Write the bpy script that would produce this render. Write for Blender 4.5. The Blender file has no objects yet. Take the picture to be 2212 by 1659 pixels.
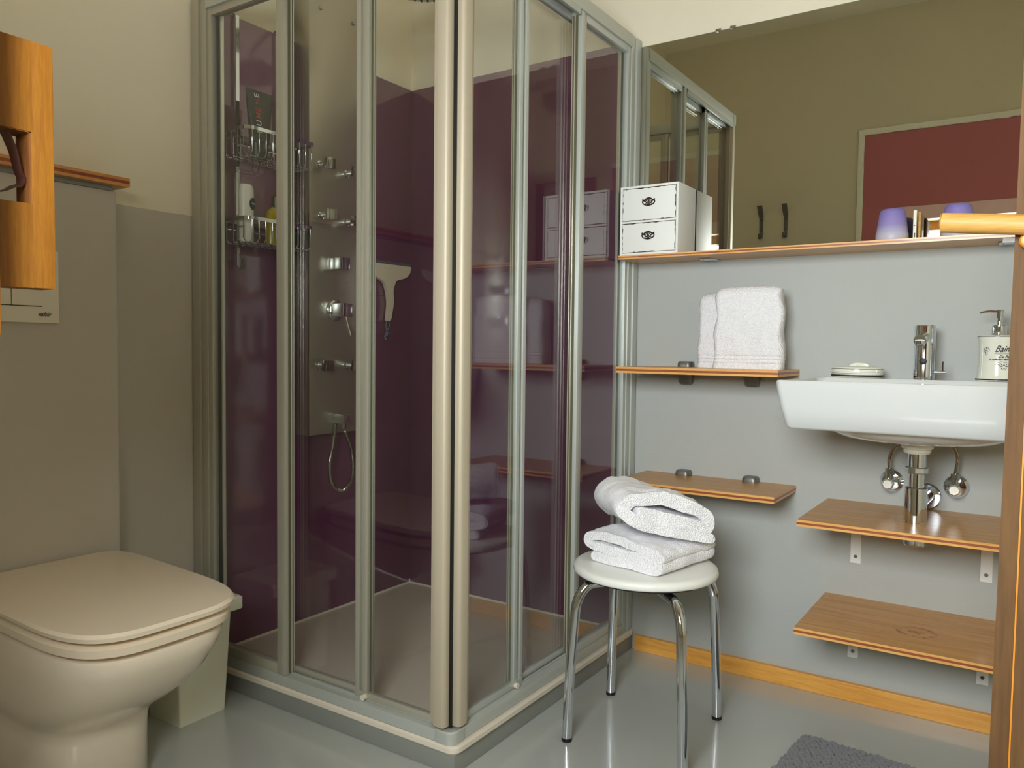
import bpy, bmesh, math, random
from mathutils import Vector, Matrix, noise
random.seed(7)
C = bpy.context.scene.collection
sc = bpy.context.scene
PI = math.pi

# ------------------------------------------------------------------ camera
cam_d = bpy.data.cameras.new('camera'); cam = bpy.data.objects.new('camera', cam_d); C.objects.link(cam)
sc.camera = cam
F_PX = 1714.33; YAW = 0.585604; PITCH = -0.044647; ROLL = 0.011118
cam_d.sensor_fit = 'HORIZONTAL'; cam_d.sensor_width = 36.0; cam_d.lens = F_PX/2212*36.0
cam_d.clip_start = 0.01
fw = Vector((-math.sin(YAW)*math.cos(PITCH), math.cos(YAW)*math.cos(PITCH), math.sin(PITCH)))
r0 = Vector((math.cos(YAW), math.sin(YAW), 0)); u0 = r0.cross(fw)
rr = math.cos(ROLL)*r0+math.sin(ROLL)*u0; uu = -math.sin(ROLL)*r0+math.cos(ROLL)*u0
M = Matrix((rr, uu, -fw)).transposed().to_4x4(); M.translation = Vector((1.98661, -2.29698, 0.95))
cam.matrix_world = M

# ------------------------------------------------------------------ world, light, exposure
w = bpy.data.worlds.new('sky'); sc.world = w; w.use_nodes = True
w.node_tree.nodes['Background'].inputs[0].default_value = (0.80, 0.90, 1.0, 1)
w.node_tree.nodes['Background'].inputs[1].default_value = 1.0
def area(name, loc, rot, sx, sy, power, col):
    d = bpy.data.lights.new(name, 'AREA'); d.shape = 'RECTANGLE'; d.size = sx; d.size_y = sy
    d.energy = power; d.color = col
    o = bpy.data.objects.new(name, d); C.objects.link(o); o.location = loc; o.rotation_euler = rot
    return o
wl = area('window_daylight', (1.745, -2.74, 1.36), (PI/2-0.35, 0, 0), 0.86, 0.74, 33, (0.93, 0.975, 1.0))
sc.view_settings.view_transform = 'Standard'; sc.view_settings.look = 'None'
sc.view_settings.gamma = 1.0; sc.view_settings.use_curve_mapping = False
sc.view_settings.exposure = 1.34
sc.cycles.use_denoising = True
sc.cycles.max_bounces = 14; sc.cycles.diffuse_bounces = 6; sc.cycles.glossy_bounces = 8
sc.cycles.transparent_max_bounces = 24; sc.cycles.transmission_bounces = 8
sc.cycles.caustics_reflective = False; sc.cycles.sample_clamp_indirect = 6.0

# ------------------------------------------------------------------ materials
def lin(c):
    return tuple(((x/255)/12.92 if x/255 <= 0.04045 else ((x/255+0.055)/1.055)**2.4) for x in c)+(1.0,)
MATS = {}
def mat(name, rgb, rough=0.5, metal=0.0, bump=None, coat=0.0, spec=0.5, var=0.0, vscale=5.0, sheen=0.0, aniso=0.0):
    if name in MATS: return MATS[name]
    m = bpy.data.materials.new(name); m.use_nodes = True; nt = m.node_tree; b = nt.nodes['Principled BSDF']
    b.inputs['Base Color'].default_value = lin(rgb); b.inputs['Roughness'].default_value = rough
    b.inputs['Metallic'].default_value = metal; b.inputs['Coat Weight'].default_value = coat
    b.inputs['Coat Roughness'].default_value = 0.08
    b.inputs['Specular IOR Level'].default_value = spec; b.inputs['Sheen Weight'].default_value = sheen
    b.inputs['Anisotropic'].default_value = aniso
    tc = nt.nodes.new('ShaderNodeTexCoord')
    if var:
        n = nt.nodes.new('ShaderNodeTexNoise'); n.inputs['Scale'].default_value = vscale; n.inputs['Detail'].default_value = 5
        nt.links.new(tc.outputs['Object'], n.inputs['Vector'])
        mx = nt.nodes.new('ShaderNodeMixRGB'); c = lin(rgb)
        mx.inputs[1].default_value = tuple(x*(1-var) for x in c[:3])+(1,)
        mx.inputs[2].default_value = tuple(min(1, x*(1+var)) for x in c[:3])+(1,)
        nt.links.new(n.outputs['Fac'], mx.inputs[0]); nt.links.new(mx.outputs[0], b.inputs['Base Color'])
    if bump:
        sc_, st, dist = bump
        n = nt.nodes.new('ShaderNodeTexNoise'); n.inputs['Scale'].default_value = sc_; n.inputs['Detail'].default_value = 4
        nt.links.new(tc.outputs['Object'], n.inputs['Vector'])
        bp = nt.nodes.new('ShaderNodeBump'); bp.inputs['Strength'].default_value = st; bp.inputs['Distance'].default_value = dist
        nt.links.new(n.outputs['Fac'], bp.inputs['Height']); nt.links.new(bp.outputs[0], b.inputs['Normal'])
    MATS[name] = m; return m

def paint_two(name, low, high, zsplit):
    m = bpy.data.materials.new(name); m.use_nodes = True; nt = m.node_tree; b = nt.nodes['Principled BSDF']
    b.inputs['Roughness'].default_value = 0.75
    g = nt.nodes.new('ShaderNodeNewGeometry'); s = nt.nodes.new('ShaderNodeSeparateXYZ')
    nt.links.new(g.outputs['Position'], s.inputs[0])
    n0 = nt.nodes.new('ShaderNodeTexNoise'); n0.inputs['Scale'].default_value = 14; nt.links.new(g.outputs['Position'], n0.inputs['Vector'])
    ad = nt.nodes.new('ShaderNodeMath'); ad.operation = 'MULTIPLY_ADD'; ad.inputs[1].default_value = 0.006
    nt.links.new(n0.outputs['Fac'], ad.inputs[0]); nt.links.new(s.outputs['Z'], ad.inputs[2])
    gt = nt.nodes.new('ShaderNodeMath'); gt.operation = 'GREATER_THAN'; gt.inputs[1].default_value = zsplit+0.003
    nt.links.new(ad.outputs[0], gt.inputs[0])
    mx = nt.nodes.new('ShaderNodeMixRGB'); mx.inputs[1].default_value = lin(low); mx.inputs[2].default_value = lin(high)
    nt.links.new(gt.outputs[0], mx.inputs[0])
    # faint mottling of hand-rolled paint
    n2 = nt.nodes.new('ShaderNodeTexNoise'); n2.inputs['Scale'].default_value = 3.0; n2.inputs['Detail'].default_value = 3
    nt.links.new(g.outputs['Position'], n2.inputs['Vector'])
    mr = nt.nodes.new('ShaderNodeMapRange'); mr.inputs['To Min'].default_value = 0.95; mr.inputs['To Max'].default_value = 1.04
    nt.links.new(n2.outputs['Fac'], mr.inputs['Value'])
    vm = nt.nodes.new('ShaderNodeVectorMath'); vm.operation = 'SCALE'
    nt.links.new(mx.outputs[0], vm.inputs[0]); nt.links.new(mr.outputs[0], vm.inputs['Scale'])
    nt.links.new(vm.outputs[0], b.inputs['Base Color'])
    n = nt.nodes.new('ShaderNodeTexNoise'); n.inputs['Scale'].default_value = 160; n.inputs['Detail'].default_value = 3
    nt.links.new(g.outputs['Position'], n.inputs['Vector'])
    bp = nt.nodes.new('ShaderNodeBump'); bp.inputs['Strength'].default_value = 0.25; bp.inputs['Distance'].default_value = 0.002
    nt.links.new(n.outputs['Fac'], bp.inputs['Height']); nt.links.new(bp.outputs[0], b.inputs['Normal'])
    return m

def wood(name, light, dark, axis='X', rough=0.35, coat=0.3, scale=22, knots=False, dens=0.5):
    if name in MATS: return MATS[name]
    m = bpy.data.materials.new(name); m.use_nodes = True; nt = m.node_tree; b = nt.nodes['Principled BSDF']
    b.inputs['Roughness'].default_value = rough; b.inputs['Coat Weight'].default_value = coat; b.inputs['Coat Roughness'].default_value = 0.15
    g = nt.nodes.new('ShaderNodeNewGeometry'); mp = nt.nodes.new('ShaderNodeMapping')
    st = {'X': (0.07, 1, 1), 'Y': (1, 0.07, 1), 'Z': (1, 1, 0.07)}[axis]
    mp.inputs['Scale'].default_value = tuple(scale*k for k in st)
    nt.links.new(g.outputs['Position'], mp.inputs['Vector'])
    n = nt.nodes.new('ShaderNodeTexNoise'); n.inputs['Scale'].default_value = 2.2; n.inputs['Detail'].default_value = 8; n.inputs['Distortion'].default_value = 0.6
    nt.links.new(mp.outputs[0], n.inputs['Vector'])
    n3 = nt.nodes.new('ShaderNodeTexNoise'); n3.inputs['Scale'].default_value = 9; n3.inputs['Detail'].default_value = 4
    nt.links.new(mp.outputs[0], n3.inputs['Vector'])
    av = nt.nodes.new('ShaderNodeMath'); av.operation = 'MULTIPLY_ADD'; av.inputs[1].default_value = 0.45
    nt.links.new(n3.outputs['Fac'], av.inputs[0])
    hf = nt.nodes.new('ShaderNodeMath'); hf.operation = 'MULTIPLY'; hf.inputs[1].default_value = 0.6
    nt.links.new(n.outputs['Fac'], hf.inputs[0]); nt.links.new(hf.outputs[0], av.inputs[2])
    cr = nt.nodes.new('ShaderNodeValToRGB'); cr.color_ramp.elements[0].position = 0.36; cr.color_ramp.elements[1].position = 0.66
    cr.color_ramp.elements[0].color = lin(dark); cr.color_ramp.elements[1].color = lin(light)
    nt.links.new(av.outputs[0], cr.inputs[0])
    out = cr.outputs[0]
    if knots:
        v = nt.nodes.new('ShaderNodeTexVoronoi'); v.inputs['Scale'].default_value = 4.3
        nt.links.new(g.outputs['Position'], v.inputs['Vector'])
        kr = nt.nodes.new('ShaderNodeValToRGB'); kr.color_ramp.elements[0].position = 0.02; kr.color_ramp.elements[1].position = 0.055
        kr.color_ramp.elements[0].color = (1, 1, 1, 1); kr.color_ramp.elements[1].color = (0, 0, 0, 1)
        nt.links.new(v.outputs['Distance'], kr.inputs[0])
        mx = nt.nodes.new('ShaderNodeMixRGB'); mx.inputs[2].default_value = lin((110, 52, 20))
        nt.links.new(kr.outputs[0], mx.inputs[0]); nt.links.new(out, mx.inputs[1]); out = mx.outputs[0]
    nt.links.new(out, b.inputs['Base Color'])
    bp = nt.nodes.new('ShaderNodeBump'); bp.inputs['Strength'].default_value = 0.12; bp.inputs['Distance'].default_value = 0.001
    nt.links.new(av.outputs[0], bp.inputs['Height']); nt.links.new(bp.outputs[0], b.inputs['Normal'])
    MATS[name] = m; return m

def glass(name, tint=(0.965, 0.98, 0.97), refl=1.0, rough=0.0):
    m = bpy.data.materials.new(name); m.use_nodes = True; nt = m.node_tree; nt.nodes.clear()
    o = nt.nodes.new('ShaderNodeOutputMaterial'); t = nt.nodes.new('ShaderNodeBsdfTransparent'); t.inputs[0].default_value = tint+(1,)
    gl = nt.nodes.new('ShaderNodeBsdfGlossy'); gl.inputs['Roughness'].default_value = rough; gl.inputs['Color'].default_value = (refl, refl, refl, 1)
    fr = nt.nodes.new('ShaderNodeFresnel'); fr.inputs['IOR'].default_value = 1.5
    # same reflectance from either face of the pane
    gm = nt.nodes.new('ShaderNodeNewGeometry'); io = nt.nodes.new('ShaderNodeMapRange')
    io.inputs['To Min'].default_value = 1.5; io.inputs['To Max'].default_value = 1/1.5
    nt.links.new(gm.outputs['Backfacing'], io.inputs['Value']); nt.links.new(io.outputs[0], fr.inputs['IOR'])
    mx = nt.nodes.new('ShaderNodeMixShader')
    nt.links.new(fr.outputs[0], mx.inputs[0]); nt.links.new(t.outputs[0], mx.inputs[1]); nt.links.new(gl.outputs[0], mx.inputs[2])
    nt.links.new(mx.outputs[0], o.inputs[0]); return m

def terry(name, rgb=(253, 251, 255)):
    m = bpy.data.materials.new(name); m.use_nodes = True; nt = m.node_tree; b = nt.nodes['Principled BSDF']
    b.inputs['Base Color'].default_value = lin(rgb); b.inputs['Roughness'].default_value = 0.95
    b.inputs['Specular IOR Level'].default_value = 0.1; b.inputs['Sheen Weight'].default_value = 0.3
    tc = nt.nodes.new('ShaderNodeTexCoord'); n = nt.nodes.new('ShaderNodeTexNoise')
    n.inputs['Scale'].default_value = 420; n.inputs['Detail'].default_value = 6; nt.links.new(tc.outputs['Object'], n.inputs['Vector'])
    v = nt.nodes.new('ShaderNodeTexVoronoi'); v.inputs['Scale'].default_value = 310; nt.links.new(tc.outputs['Object'], v.inputs['Vector'])
    ad = nt.nodes.new('ShaderNodeMath'); nt.links.new(n.outputs['Fac'], ad.inputs[0]); nt.links.new(v.outputs['Distance'], ad.inputs[1])
    bp = nt.nodes.new('ShaderNodeBump'); bp.inputs['Strength'].default_value = 0.75; bp.inputs['Distance'].default_value = 0.0032
    nt.links.new(ad.outputs[0], bp.inputs['Height']); nt.links.new(bp.outputs[0], b.inputs['Normal'])
    return m

GREY = (184, 187, 184); CREAM = (238, 229, 208)
m_wall_b = paint_two('paint_back', GREY, CREAM, 1.226)
m_wall_l = paint_two('paint_left', (200, 192, 178), (240, 229, 203), 1.310)
m_wall_o = paint_two('paint_other', (222, 214, 188), (224, 217, 192), 0.9)
m_grey = mat('paint_grey', (200, 192, 178), 0.75, bump=(160, 0.25, 0.002), var=0.04, vscale=3)
m_ceil = mat('ceiling_paint', (248, 244, 232), 0.8)
m_floor = mat('floor_enamel', (186, 189, 184), 0.2, bump=(9, 0.06, 0.01), var=0.05, vscale=4, coat=0.6)
m_pine = wood('pine_board', (244, 184, 92), (220, 148, 60), 'X', knots=True, coat=0.1)
m_shelf = wood('shelf_face', (216, 162, 88), (188, 132, 66), 'X', rough=0.36, coat=0.12, scale=26)
m_edge = wood('shelf_edge_light', (238, 184, 110), (218, 152, 76), 'X', rough=0.4, scale=60)
m_edged = wood('shelf_edge_dark', (172, 96, 56), (134, 68, 36), 'X', rough=0.4, scale=60)
m_edge_y = wood('shelf_y_light', (226, 150, 70), (190, 110, 44), 'Y', rough=0.4, scale=60)
m_edged_y = wood('shelf_y_dark', (158, 78, 38), (120, 50, 22), 'Y', rough=0.4, scale=60)
m_orange = wood('orange_pine', (150, 96, 14), (130, 78, 8), 'Z', rough=0.6, coat=0.0, scale=110)
m_raw = wood('raw_cut', (150, 92, 36), (86, 44, 12), 'Z', rough=0.8, coat=0, scale=30)
m_post = wood('post_wood', (104, 72, 34), (82, 54, 24), 'Z', rough=0.75, coat=0.0, scale=26, knots=True)
m_posto = wood('post_seam', (214, 140, 44), (196, 118, 26), 'Z', rough=0.5, scale=26)
m_rod = wood('rod_wood', (196, 152, 80), (172, 122, 52), 'X', rough=0.6, coat=0.05, scale=50)
m_door = wood('door_wood', (150, 86, 56), (112, 58, 36), 'Z', rough=0.5, scale=16)
m_alu = mat('brushed_aluminium', (186, 182, 166), 0.42, 0.35)
m_alul = mat('bright_aluminium', (226, 222, 212), 0.34, 0.7)
m_grip = mat('grip_aluminium', (186, 174, 152), 0.5, 0.2)
m_alug = mat('satin_frame', (196, 200, 194), 0.42, 0.35)
m_chrome = mat('chrome', (218, 223, 230), 0.06, 1.0)
m_chromed = mat('dark_chrome', (170, 168, 165), 0.12, 1.0)
m_steel = mat('brushed_steel', (186, 180, 166), 0.32, 0.8, bump=(60, 0.03, 0.001))
m_seal = mat('green_seal', (96, 92, 66), 0.5)
m_gasket = mat('dark_gasket', (34, 40, 34), 0.5)
m_black = mat('black_rubber', (14, 12, 12), 0.5)
m_purple = mat('purple_panel', (110, 58, 94), 0.10, coat=0.8, spec=0.6, var=0.03)
m_acryl = mat('tray_white', (226, 216, 200), 0.2)
m_trayin = mat('tray_floor', (214, 202, 188), 0.35)
m_plinth = mat('tray_plinth', (140, 142, 136), 0.4, var=0.04)
m_cer = mat('ceramic_white', (220, 222, 222), 0.08, coat=0.6)
m_cerw = mat('toilet_ceramic', (242, 228, 208), 0.14, coat=0.4)
m_lid = mat('toilet_lid', (246, 230, 208), 0.28)
m_bin = mat('bin_plastic', (238, 238, 220), 0.4)
m_plate = mat('plate_plastic', (236, 224, 204), 0.35)
m_dark = mat('dark_print', (40, 38, 36), 0.5)
m_seam = mat('seam_shadow', (60, 50, 40), 0.8)
m_vinyl = mat('white_vinyl', (238, 238, 232), 0.35, bump=(40, 0.05, 0.002))
m_towel = terry('terry_white')
m_mat = mat('grey_chenille', (118, 118, 122), 0.95, bump=(500, 0.8, 0.002), sheen=0.4)
m_mirror = mat('mirror_silver', (222, 224, 216), 0.0, 1.0)
m_medge = mat('mirror_edge', (150, 170, 160), 0.1, 0.6)
m_boxw = mat('distressed_white', (244, 244, 240), 0.5, bump=(50, 0.08, 0.001))
m_boxd = mat('distressed_edge', (70, 50, 40), 0.8)
m_iron = mat('dark_iron', (52, 32, 26), 0.45, 0.5)
m_bracketw = mat('bracket_white', (240, 242, 240), 0.35)
m_clamp = mat('clamp_grey', (120, 118, 112), 0.4, 0.6)
m_plaster = mat('rough_plaster', (250, 248, 234), 0.9, bump=(60, 0.8, 0.006))
m_maroon = mat('maroon_blind', (196, 118, 124), 0.8, bump=(200, 0.2, 0.001), var=0.05)
m_pink = mat('pink_painted_glow', (252, 214, 214), 0.85, bump=(60, 0.4, 0.003), var=0.08, vscale=20)  # daylight shining through the blind's lower strip, painted as a paler pink
m_glass = glass('shower_glass')
m_wglass = glass('window_glass', (0.98, 0.99, 0.98))
m_black_t = mat('black_tube', (36, 42, 44), 0.35)
m_red = mat('red_print', (160, 50, 36), 0.5)
m_whitep = mat('white_print', (226, 226, 220), 0.5)
m_shamp = mat('white_bottle', (236, 232, 218), 0.3)
m_navy = mat('navy_label', (24, 26, 58), 0.4)
m_yell = mat('yellow_gel', (172, 150, 30), 0.2)
m_cap = mat('dark_cap', (54, 42, 26), 0.35)
m_squee = mat('squeegee_plastic', (238, 224, 200), 0.4)
m_blade = mat('blade_rubber', (90, 98, 112), 0.5)
m_cord = mat('blue_cord', (110, 134, 160), 0.7)
m_strap = mat('brown_leather', (84, 48, 40), 0.5)
m_cream = mat('cream_ceramic', (236, 236, 222), 0.1, coat=0.5)
m_cardw = mat('card_white', (236, 236, 216), 0.5)
m_shade = mat('brown_wall', (120, 84, 62), 0.8)

def cup_mat():
    m = bpy.data.materials.new('frosted_lilac'); m.use_nodes = True; nt = m.node_tree; b = nt.nodes['Principled BSDF']
    b.inputs['Roughness'].default_value = 0.45
    tc = nt.nodes.new('ShaderNodeTexCoord'); s = nt.nodes.new('ShaderNodeSeparateXYZ'); nt.links.new(tc.outputs['Object'], s.inputs[0])
    cr = nt.nodes.new('ShaderNodeValToRGB'); mr = nt.nodes.new('ShaderNodeMapRange'); mr.inputs['From Max'].default_value = 0.082
    nt.links.new(s.outputs['Z'], mr.inputs['Value']); nt.links.new(mr.outputs[0], cr.inputs[0])
    e = cr.color_ramp.elements; e[0].position = 0.0; e[0].color = lin((196, 194, 204)); e[1].position = 1.0; e[1].color = lin((128, 112, 184))
    k = e.new(0.22); k.color = lin((190, 186, 206)); k = e.new(0.5); k.color = lin((150, 138, 194))
    nt.links.new(cr.outputs[0], b.inputs['Base Color'])
    return m
m_cup = cup_mat()

# ------------------------------------------------------------------ mesh helpers
def obj(name, bm, mats, parent=None, smooth=30, label=None):
    if not isinstance(mats, (list, tuple)): mats = [mats]
    off = Vector((0, 0, 0)); p = parent
    while p is not None: off += p.location; p = p.parent
    if parent is not None: bmesh.ops.translate(bm, verts=bm.verts, vec=-off)
    bmesh.ops.recalc_face_normals(bm, faces=bm.faces)
    me = bpy.data.meshes.new(name); bm.to_mesh(me); bm.free()
    for m in mats: me.materials.append(m)
    if smooth:
        for pl in me.polygons: pl.use_smooth = True
        me.set_sharp_from_angle(angle=math.radians(smooth))
    o = bpy.data.objects.new(name, me); C.objects.link(o)
    if parent is not None: o.parent = parent
    if label: o['label'] = label
    return o
def thing(name, label, cat, loc=(0, 0, 0), group=None):
    o = bpy.data.objects.new(name, None); C.objects.link(o); o.location = loc; o.empty_display_size = 0.05
    o['label'] = label; o['category'] = cat
    if group: o['group'] = group
    return o
def tag(o, label, cat, group=None):
    o['label'] = label; o['category'] = cat
    if group: o['group'] = group
    return o
def struct(name, bm, mats, smooth=0, parent=None):
    o = obj(name, bm, mats, parent, smooth)
    if parent is None: o['kind'] = 'structure'
    return o
def BM(): return bmesh.new()
def box(bm, x0, x1, y0, y1, z0, z1, bev=0.0, mi=0, seg=2):
    b2 = bmesh.new()
    v = [b2.verts.new((x, y, z)) for x in (x0, x1) for y in (y0, y1) for z in (z0, z1)]
    for f in ((0, 1, 3, 2), (4, 6, 7, 5), (0, 4, 5, 1), (2, 3, 7, 6), (0, 2, 6, 4), (1, 5, 7, 3)): b2.faces.new([v[i] for i in f])
    if bev: bmesh.ops.bevel(b2, geom=b2.edges[:], offset=bev, segments=seg, affect='EDGES', profile=0.6, clamp_overlap=True)
    merge(bm, b2, mi); return bm
def merge(bm, b2, mi=None, mtx=None):
    mp = {}
    for v in b2.verts: mp[v] = bm.verts.new(mtx @ v.co if mtx else v.co)
    for f in b2.faces:
        try: nf = bm.faces.new([mp[v] for v in f.verts])
        except ValueError: continue
        nf.material_index = f.material_index if mi is None else mi
    b2.free()
def loft(bm, rings, cap0=True, cap1=True, mi=0, closed=True):
    R_ = [[bm.verts.new(p) for p in r] for r in rings]; n = len(R_[0])
    for a, b in zip(R_, R_[1:]):
        for i in range(n if closed else n-1):
            j = (i+1) % n
            f = bm.faces.new((a[i], a[j], b[j], b[i])); f.material_index = mi
    if cap0: f = bm.faces.new(R_[0][::-1]); f.material_index = mi
    if cap1: f = bm.faces.new(R_[-1]); f.material_index = mi
    return R_
def frames(pts):
    T = []
    for i in range(len(pts)):
        a = pts[max(0, i-1)]; b = pts[min(len(pts)-1, i+1)]; T.append((b-a).normalized())
    n = T[0].orthogonal().normalized(); out = []
    for t in T:
        n = (n-t*n.dot(t)); n = n.normalized() if n.length > 1e-6 else t.orthogonal().normalized()
        out.append((t, n, t.cross(n)))
    return out
def cr_spline(pts, k=8, closed=False):
    P = [Vector(p) for p in pts]; out = []
    n = len(P)
    rng = range(n if closed else n-1)
    for i in rng:
        g = (lambda j: P[j % n]) if closed else (lambda j: P[min(max(j, 0), n-1)])
        p0, p1, p2, p3 = g(i-1), g(i), g(i+1), g(i+2)
        for s in range(k):
            t = s/k
            out.append(0.5*((2*p1)+(p2-p0)*t+(2*p0-5*p1+4*p2-p3)*t*t+(3*p1-p0-3*p2+p3)*t**3))
    if not closed: out.append(P[-1])
    return out
def tube(bm, pts, r, n=10, mi=0, k=6, smooth=True, flat=None):
    P = cr_spline(pts, k) if smooth else [Vector(p) for p in pts]
    rings = []
    for i, (p, (t, a, b)) in enumerate(zip(P, frames(P))):
        rad = r[0]+(r[1]-r[0])*i/(len(P)-1) if isinstance(r, tuple) else r
        rings.append([p+(a*math.cos(2*PI*j/n)+b*math.sin(2*PI*j/n))*rad for j in range(n)])
    loft(bm, rings, mi=mi)
def lathe(bm, prof, c, n=32, axis='Z', mi=0, sx=1.0, sy=1.0, cap0=True, cap1=True):
    rings = []
    for r, h in prof:
        ring = []
        for j in range(n):
            a = 2*PI*j/n; u, v = r*math.cos(a)*sx, r*math.sin(a)*sy
            ring.append(Vector(c)+Vector({'Z': (u, v, h), 'X': (h, u, v), 'Y': (u, h, v)}[axis]))
        rings.append(ring)
    loft(bm, rings, cap0, cap1, mi)
def rrect(x0, x1, y0, y1, r, z, n=6, bow=0.0):
    pts = []
    for cx, cy, a0 in ((x1-r, y1-r, 0), (x0+r, y1-r, PI/2), (x0+r, y0+r, PI), (x1-r, y0+r, 1.5*PI)):
        for i in range(n+1):
            a = a0+PI/2*i/n; pts.append(Vector((cx+r*math.cos(a), cy+r*math.sin(a), z)))
    return pts
def prism(bm, poly, d0, d1, plane='YZ', mi=0, bev=0):
    def mk(p, d): return Vector({'YZ': (d, p[0], p[1]), 'XZ': (p[0], d, p[1]), 'XY': (p[0], p[1], d)}[plane])
    b2 = bmesh.new(); loft(b2, [[mk(p, d0) for p in poly], [mk(p, d1) for p in poly]])
    if bev: bmesh.ops.bevel(b2, geom=[e for e in b2.edges if len(e.link_faces) == 2 and e.calc_face_angle(0) > 0.7], offset=bev, segments=2, affect='EDGES', clamp_overlap=True)
    merge(bm, b2, mi)
def text_bm(s, size, fn, shear=0.0, thick=0.0, space=1.0, mi=0, bm=None):
    cu = bpy.data.curves.new('t', 'FONT'); cu.body = s; cu.size = size; cu.shear = shear; cu.offset = thick
    cu.space_character = space; cu.resolution_u = 3; cu.fill_mode = 'FRONT'
    o = bpy.data.objects.new('t', cu); me = bpy.data.meshes.new_from_object(o)
    b2 = bmesh.new(); b2.from_mesh(me)
    bmesh.ops.subdivide_edges(b2, edges=[e for e in b2.edges if e.calc_length() > size*0.3], cuts=2)
    for v in b2.verts: v.co = Vector(fn(v.co.x, v.co.y))
    bpy.data.objects.remove(o); bpy.data.curves.remove(cu); bpy.data.meshes.remove(me)
    if bm is None: bm = bmesh.new()
    merge(bm, b2, mi); return bm

# ------------------------------------------------------------------ room
XR = 2.75; YF = -2.40; ZC = 2.78; T = 0.12; TF = 0.26
bm = BM(); box(bm, -T, XR+T, YF-T, T, -0.10, 0.0); struct('floor', bm, m_floor)
bm = BM(); box(bm, -T, XR+T, YF-T, T, ZC, ZC+0.1); struct('ceiling', bm, m_ceil)
bm = BM(); box(bm, -T, XR+T, 0, T, 0, ZC); struct('wall_back', bm, m_wall_b)
bm = BM(); box(bm, -T, 0, YF-T, 0, 0, ZC); struct('wall_left', bm, m_wall_l)
bm = BM(); box(bm, XR, XR+T, YF-T, 0, 0, ZC); struct('wall_right', bm, m_wall_o)
WX0, WX1, WZ0, WZ1 = 1.33, 2.16, 1.00, 1.66
DX0, DX1, DZ = 2.34, 2.70, 2.05
bm = BM()
box(bm, 0, WX0, YF-TF, YF, 0, ZC); box(bm, WX0, WX1, YF-TF, YF, 0, WZ0); box(bm, WX0, WX1, YF-TF, YF, WZ1, ZC)
box(bm, WX1, DX0, YF-TF, YF, 0, ZC); box(bm, DX0, DX1, YF-TF, YF, DZ, ZC); box(bm, DX1, XR, YF-TF, YF, 0, ZC)
struct('wall_front', bm, m_wall_o)
# baseboard along the back wall
bm = BM(); box(bm, 0.948, XR, -0.015, 0.0, 0.0, 0.0482, 0.002); struct('baseboard_back', bm, m_pine)
bm = BM(); box(bm, XR-0.015, XR, YF, -0.015, 0.0, 0.0482, 0.002); struct('baseboard_right', bm, m_pine)
# window
bm = BM()
for a in ((WX0, WX0+0.05, WZ0, WZ1), (WX1-0.05, WX1, WZ0, WZ1), (WX0, WX1, WZ0, WZ0+0.05), (WX0, WX1, WZ1-0.05, WZ1)):
    box(bm, a[0], a[1], YF-0.20, YF-0.14, a[2], a[3], 0.004)
win = struct('window_1', bm, m_orange)
bm = BM(); box(bm, WX0+0.04, WX1-0.04, YF-0.173, YF-0.167, WZ0+0.04, WZ1-0.04); obj('window_pane', bm, m_wglass, win, 0)
# rough plaster band round the blind
bm = BM(); pts = []
def plaster_strip(bm, x0, x1, z0, z1, n=26):
    lng = (x1-x0) > (z1-z0)
    b2 = BM(); box(b2, x0, x1, YF, YF+0.014, z0, z1, 0.006, seg=3)
    bmesh.ops.subdivide_edges(b2, edges=[e for e in b2.edges if e.calc_length() > 0.2], cuts=n)
    for v in b2.verts:
        d = noise.noise(v.co*18)*0.004
        if v.co.y > YF+0.004: v.co.y += d
        if lng: v.co.z += d
        else: v.co.x += d
    merge(bm, b2, 0)
plaster_strip(bm, 1.128, 1.160, WZ0-0.05, 2.155); plaster_strip(bm, 1.150, 2.20, 2.122, 2.155)
struct('trim_1', bm, m_plaster, 30)
tg = thing('window_blind', 'maroon blind above the window with its backlit lower strip painted pink, seen in the mirror', 'blind', (1.66, YF, 1.66))
bm = BM(); box(bm, 1.160, 2.19, YF+0.001, YF+0.010, 1.722, 2.121, 0.003); box(bm, 1.160, WX0-0.001, YF+0.001, YF+0.010, 1.10, 1.724, 0.002); obj('blind_cloth', bm, m_maroon, tg)
bm = BM(); box(bm, WX0, 2.19, YF+0.001, YF+0.013, 1.650, 1.722, 0.003); obj('lower_strip', bm, m_pink, tg, label='lower strip of the blind, daylight glow painted in pale pink')
# plank door in the front wall
bm = BM()
for k in range(4):
    x0 = DX0+0.02+k*(DX1-DX0-0.04)/4; box(bm, x0+0.001, x0+(DX1-DX0-0.04)/4-0.001, YF-0.05, YF-0.01, 0.01, DZ-0.02, 0.004)
dr = struct('door_1', bm, m_door, 30)
bm = BM()
box(bm, DX0-0.03, DX0+0.02, YF-0.06, YF+0.012, 0, DZ+0.03, 0.003); box(bm, DX1-0.02, DX1+0.03, YF-0.06, YF+0.012, 0, DZ+0.03, 0.003); box(bm, DX0+0.02, DX1-0.02, YF-0.06, YF+0.012, DZ-0.02, DZ+0.03, 0.003)
obj('door_frame', bm, m_door, dr)
bm = BM(); lathe(bm, [(0.012, 0), (0.012, 0.03), (0.024, 0.04), (0.026, 0.055), (0.012, 0.066)], (DX0+0.07, YF-0.01, 1.0), axis='Y', n=20)
obj('door_handle', bm, m_chromed, dr)

# ------------------------------------------------------------------ purple shower wall panels
def panel(name, b, label):
    bm = BM(); box(bm, *b, 0.0015); return tag(obj(name, bm, m_purple), label, 'wall panel', 'purple shower wall panels')
panel('shower_wall_panel', (0.0, 0.006, -0.905, -0.006, 0.050, 1.905), 'glossy purple wall panel behind the caddy and steel shower column')
panel('shower_wall_panel', (0.0, 0.905, -0.006, 0.0, 0.050, 1.905), 'glossy purple wall panel right of the shower corner, reflecting the shelves')

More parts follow.
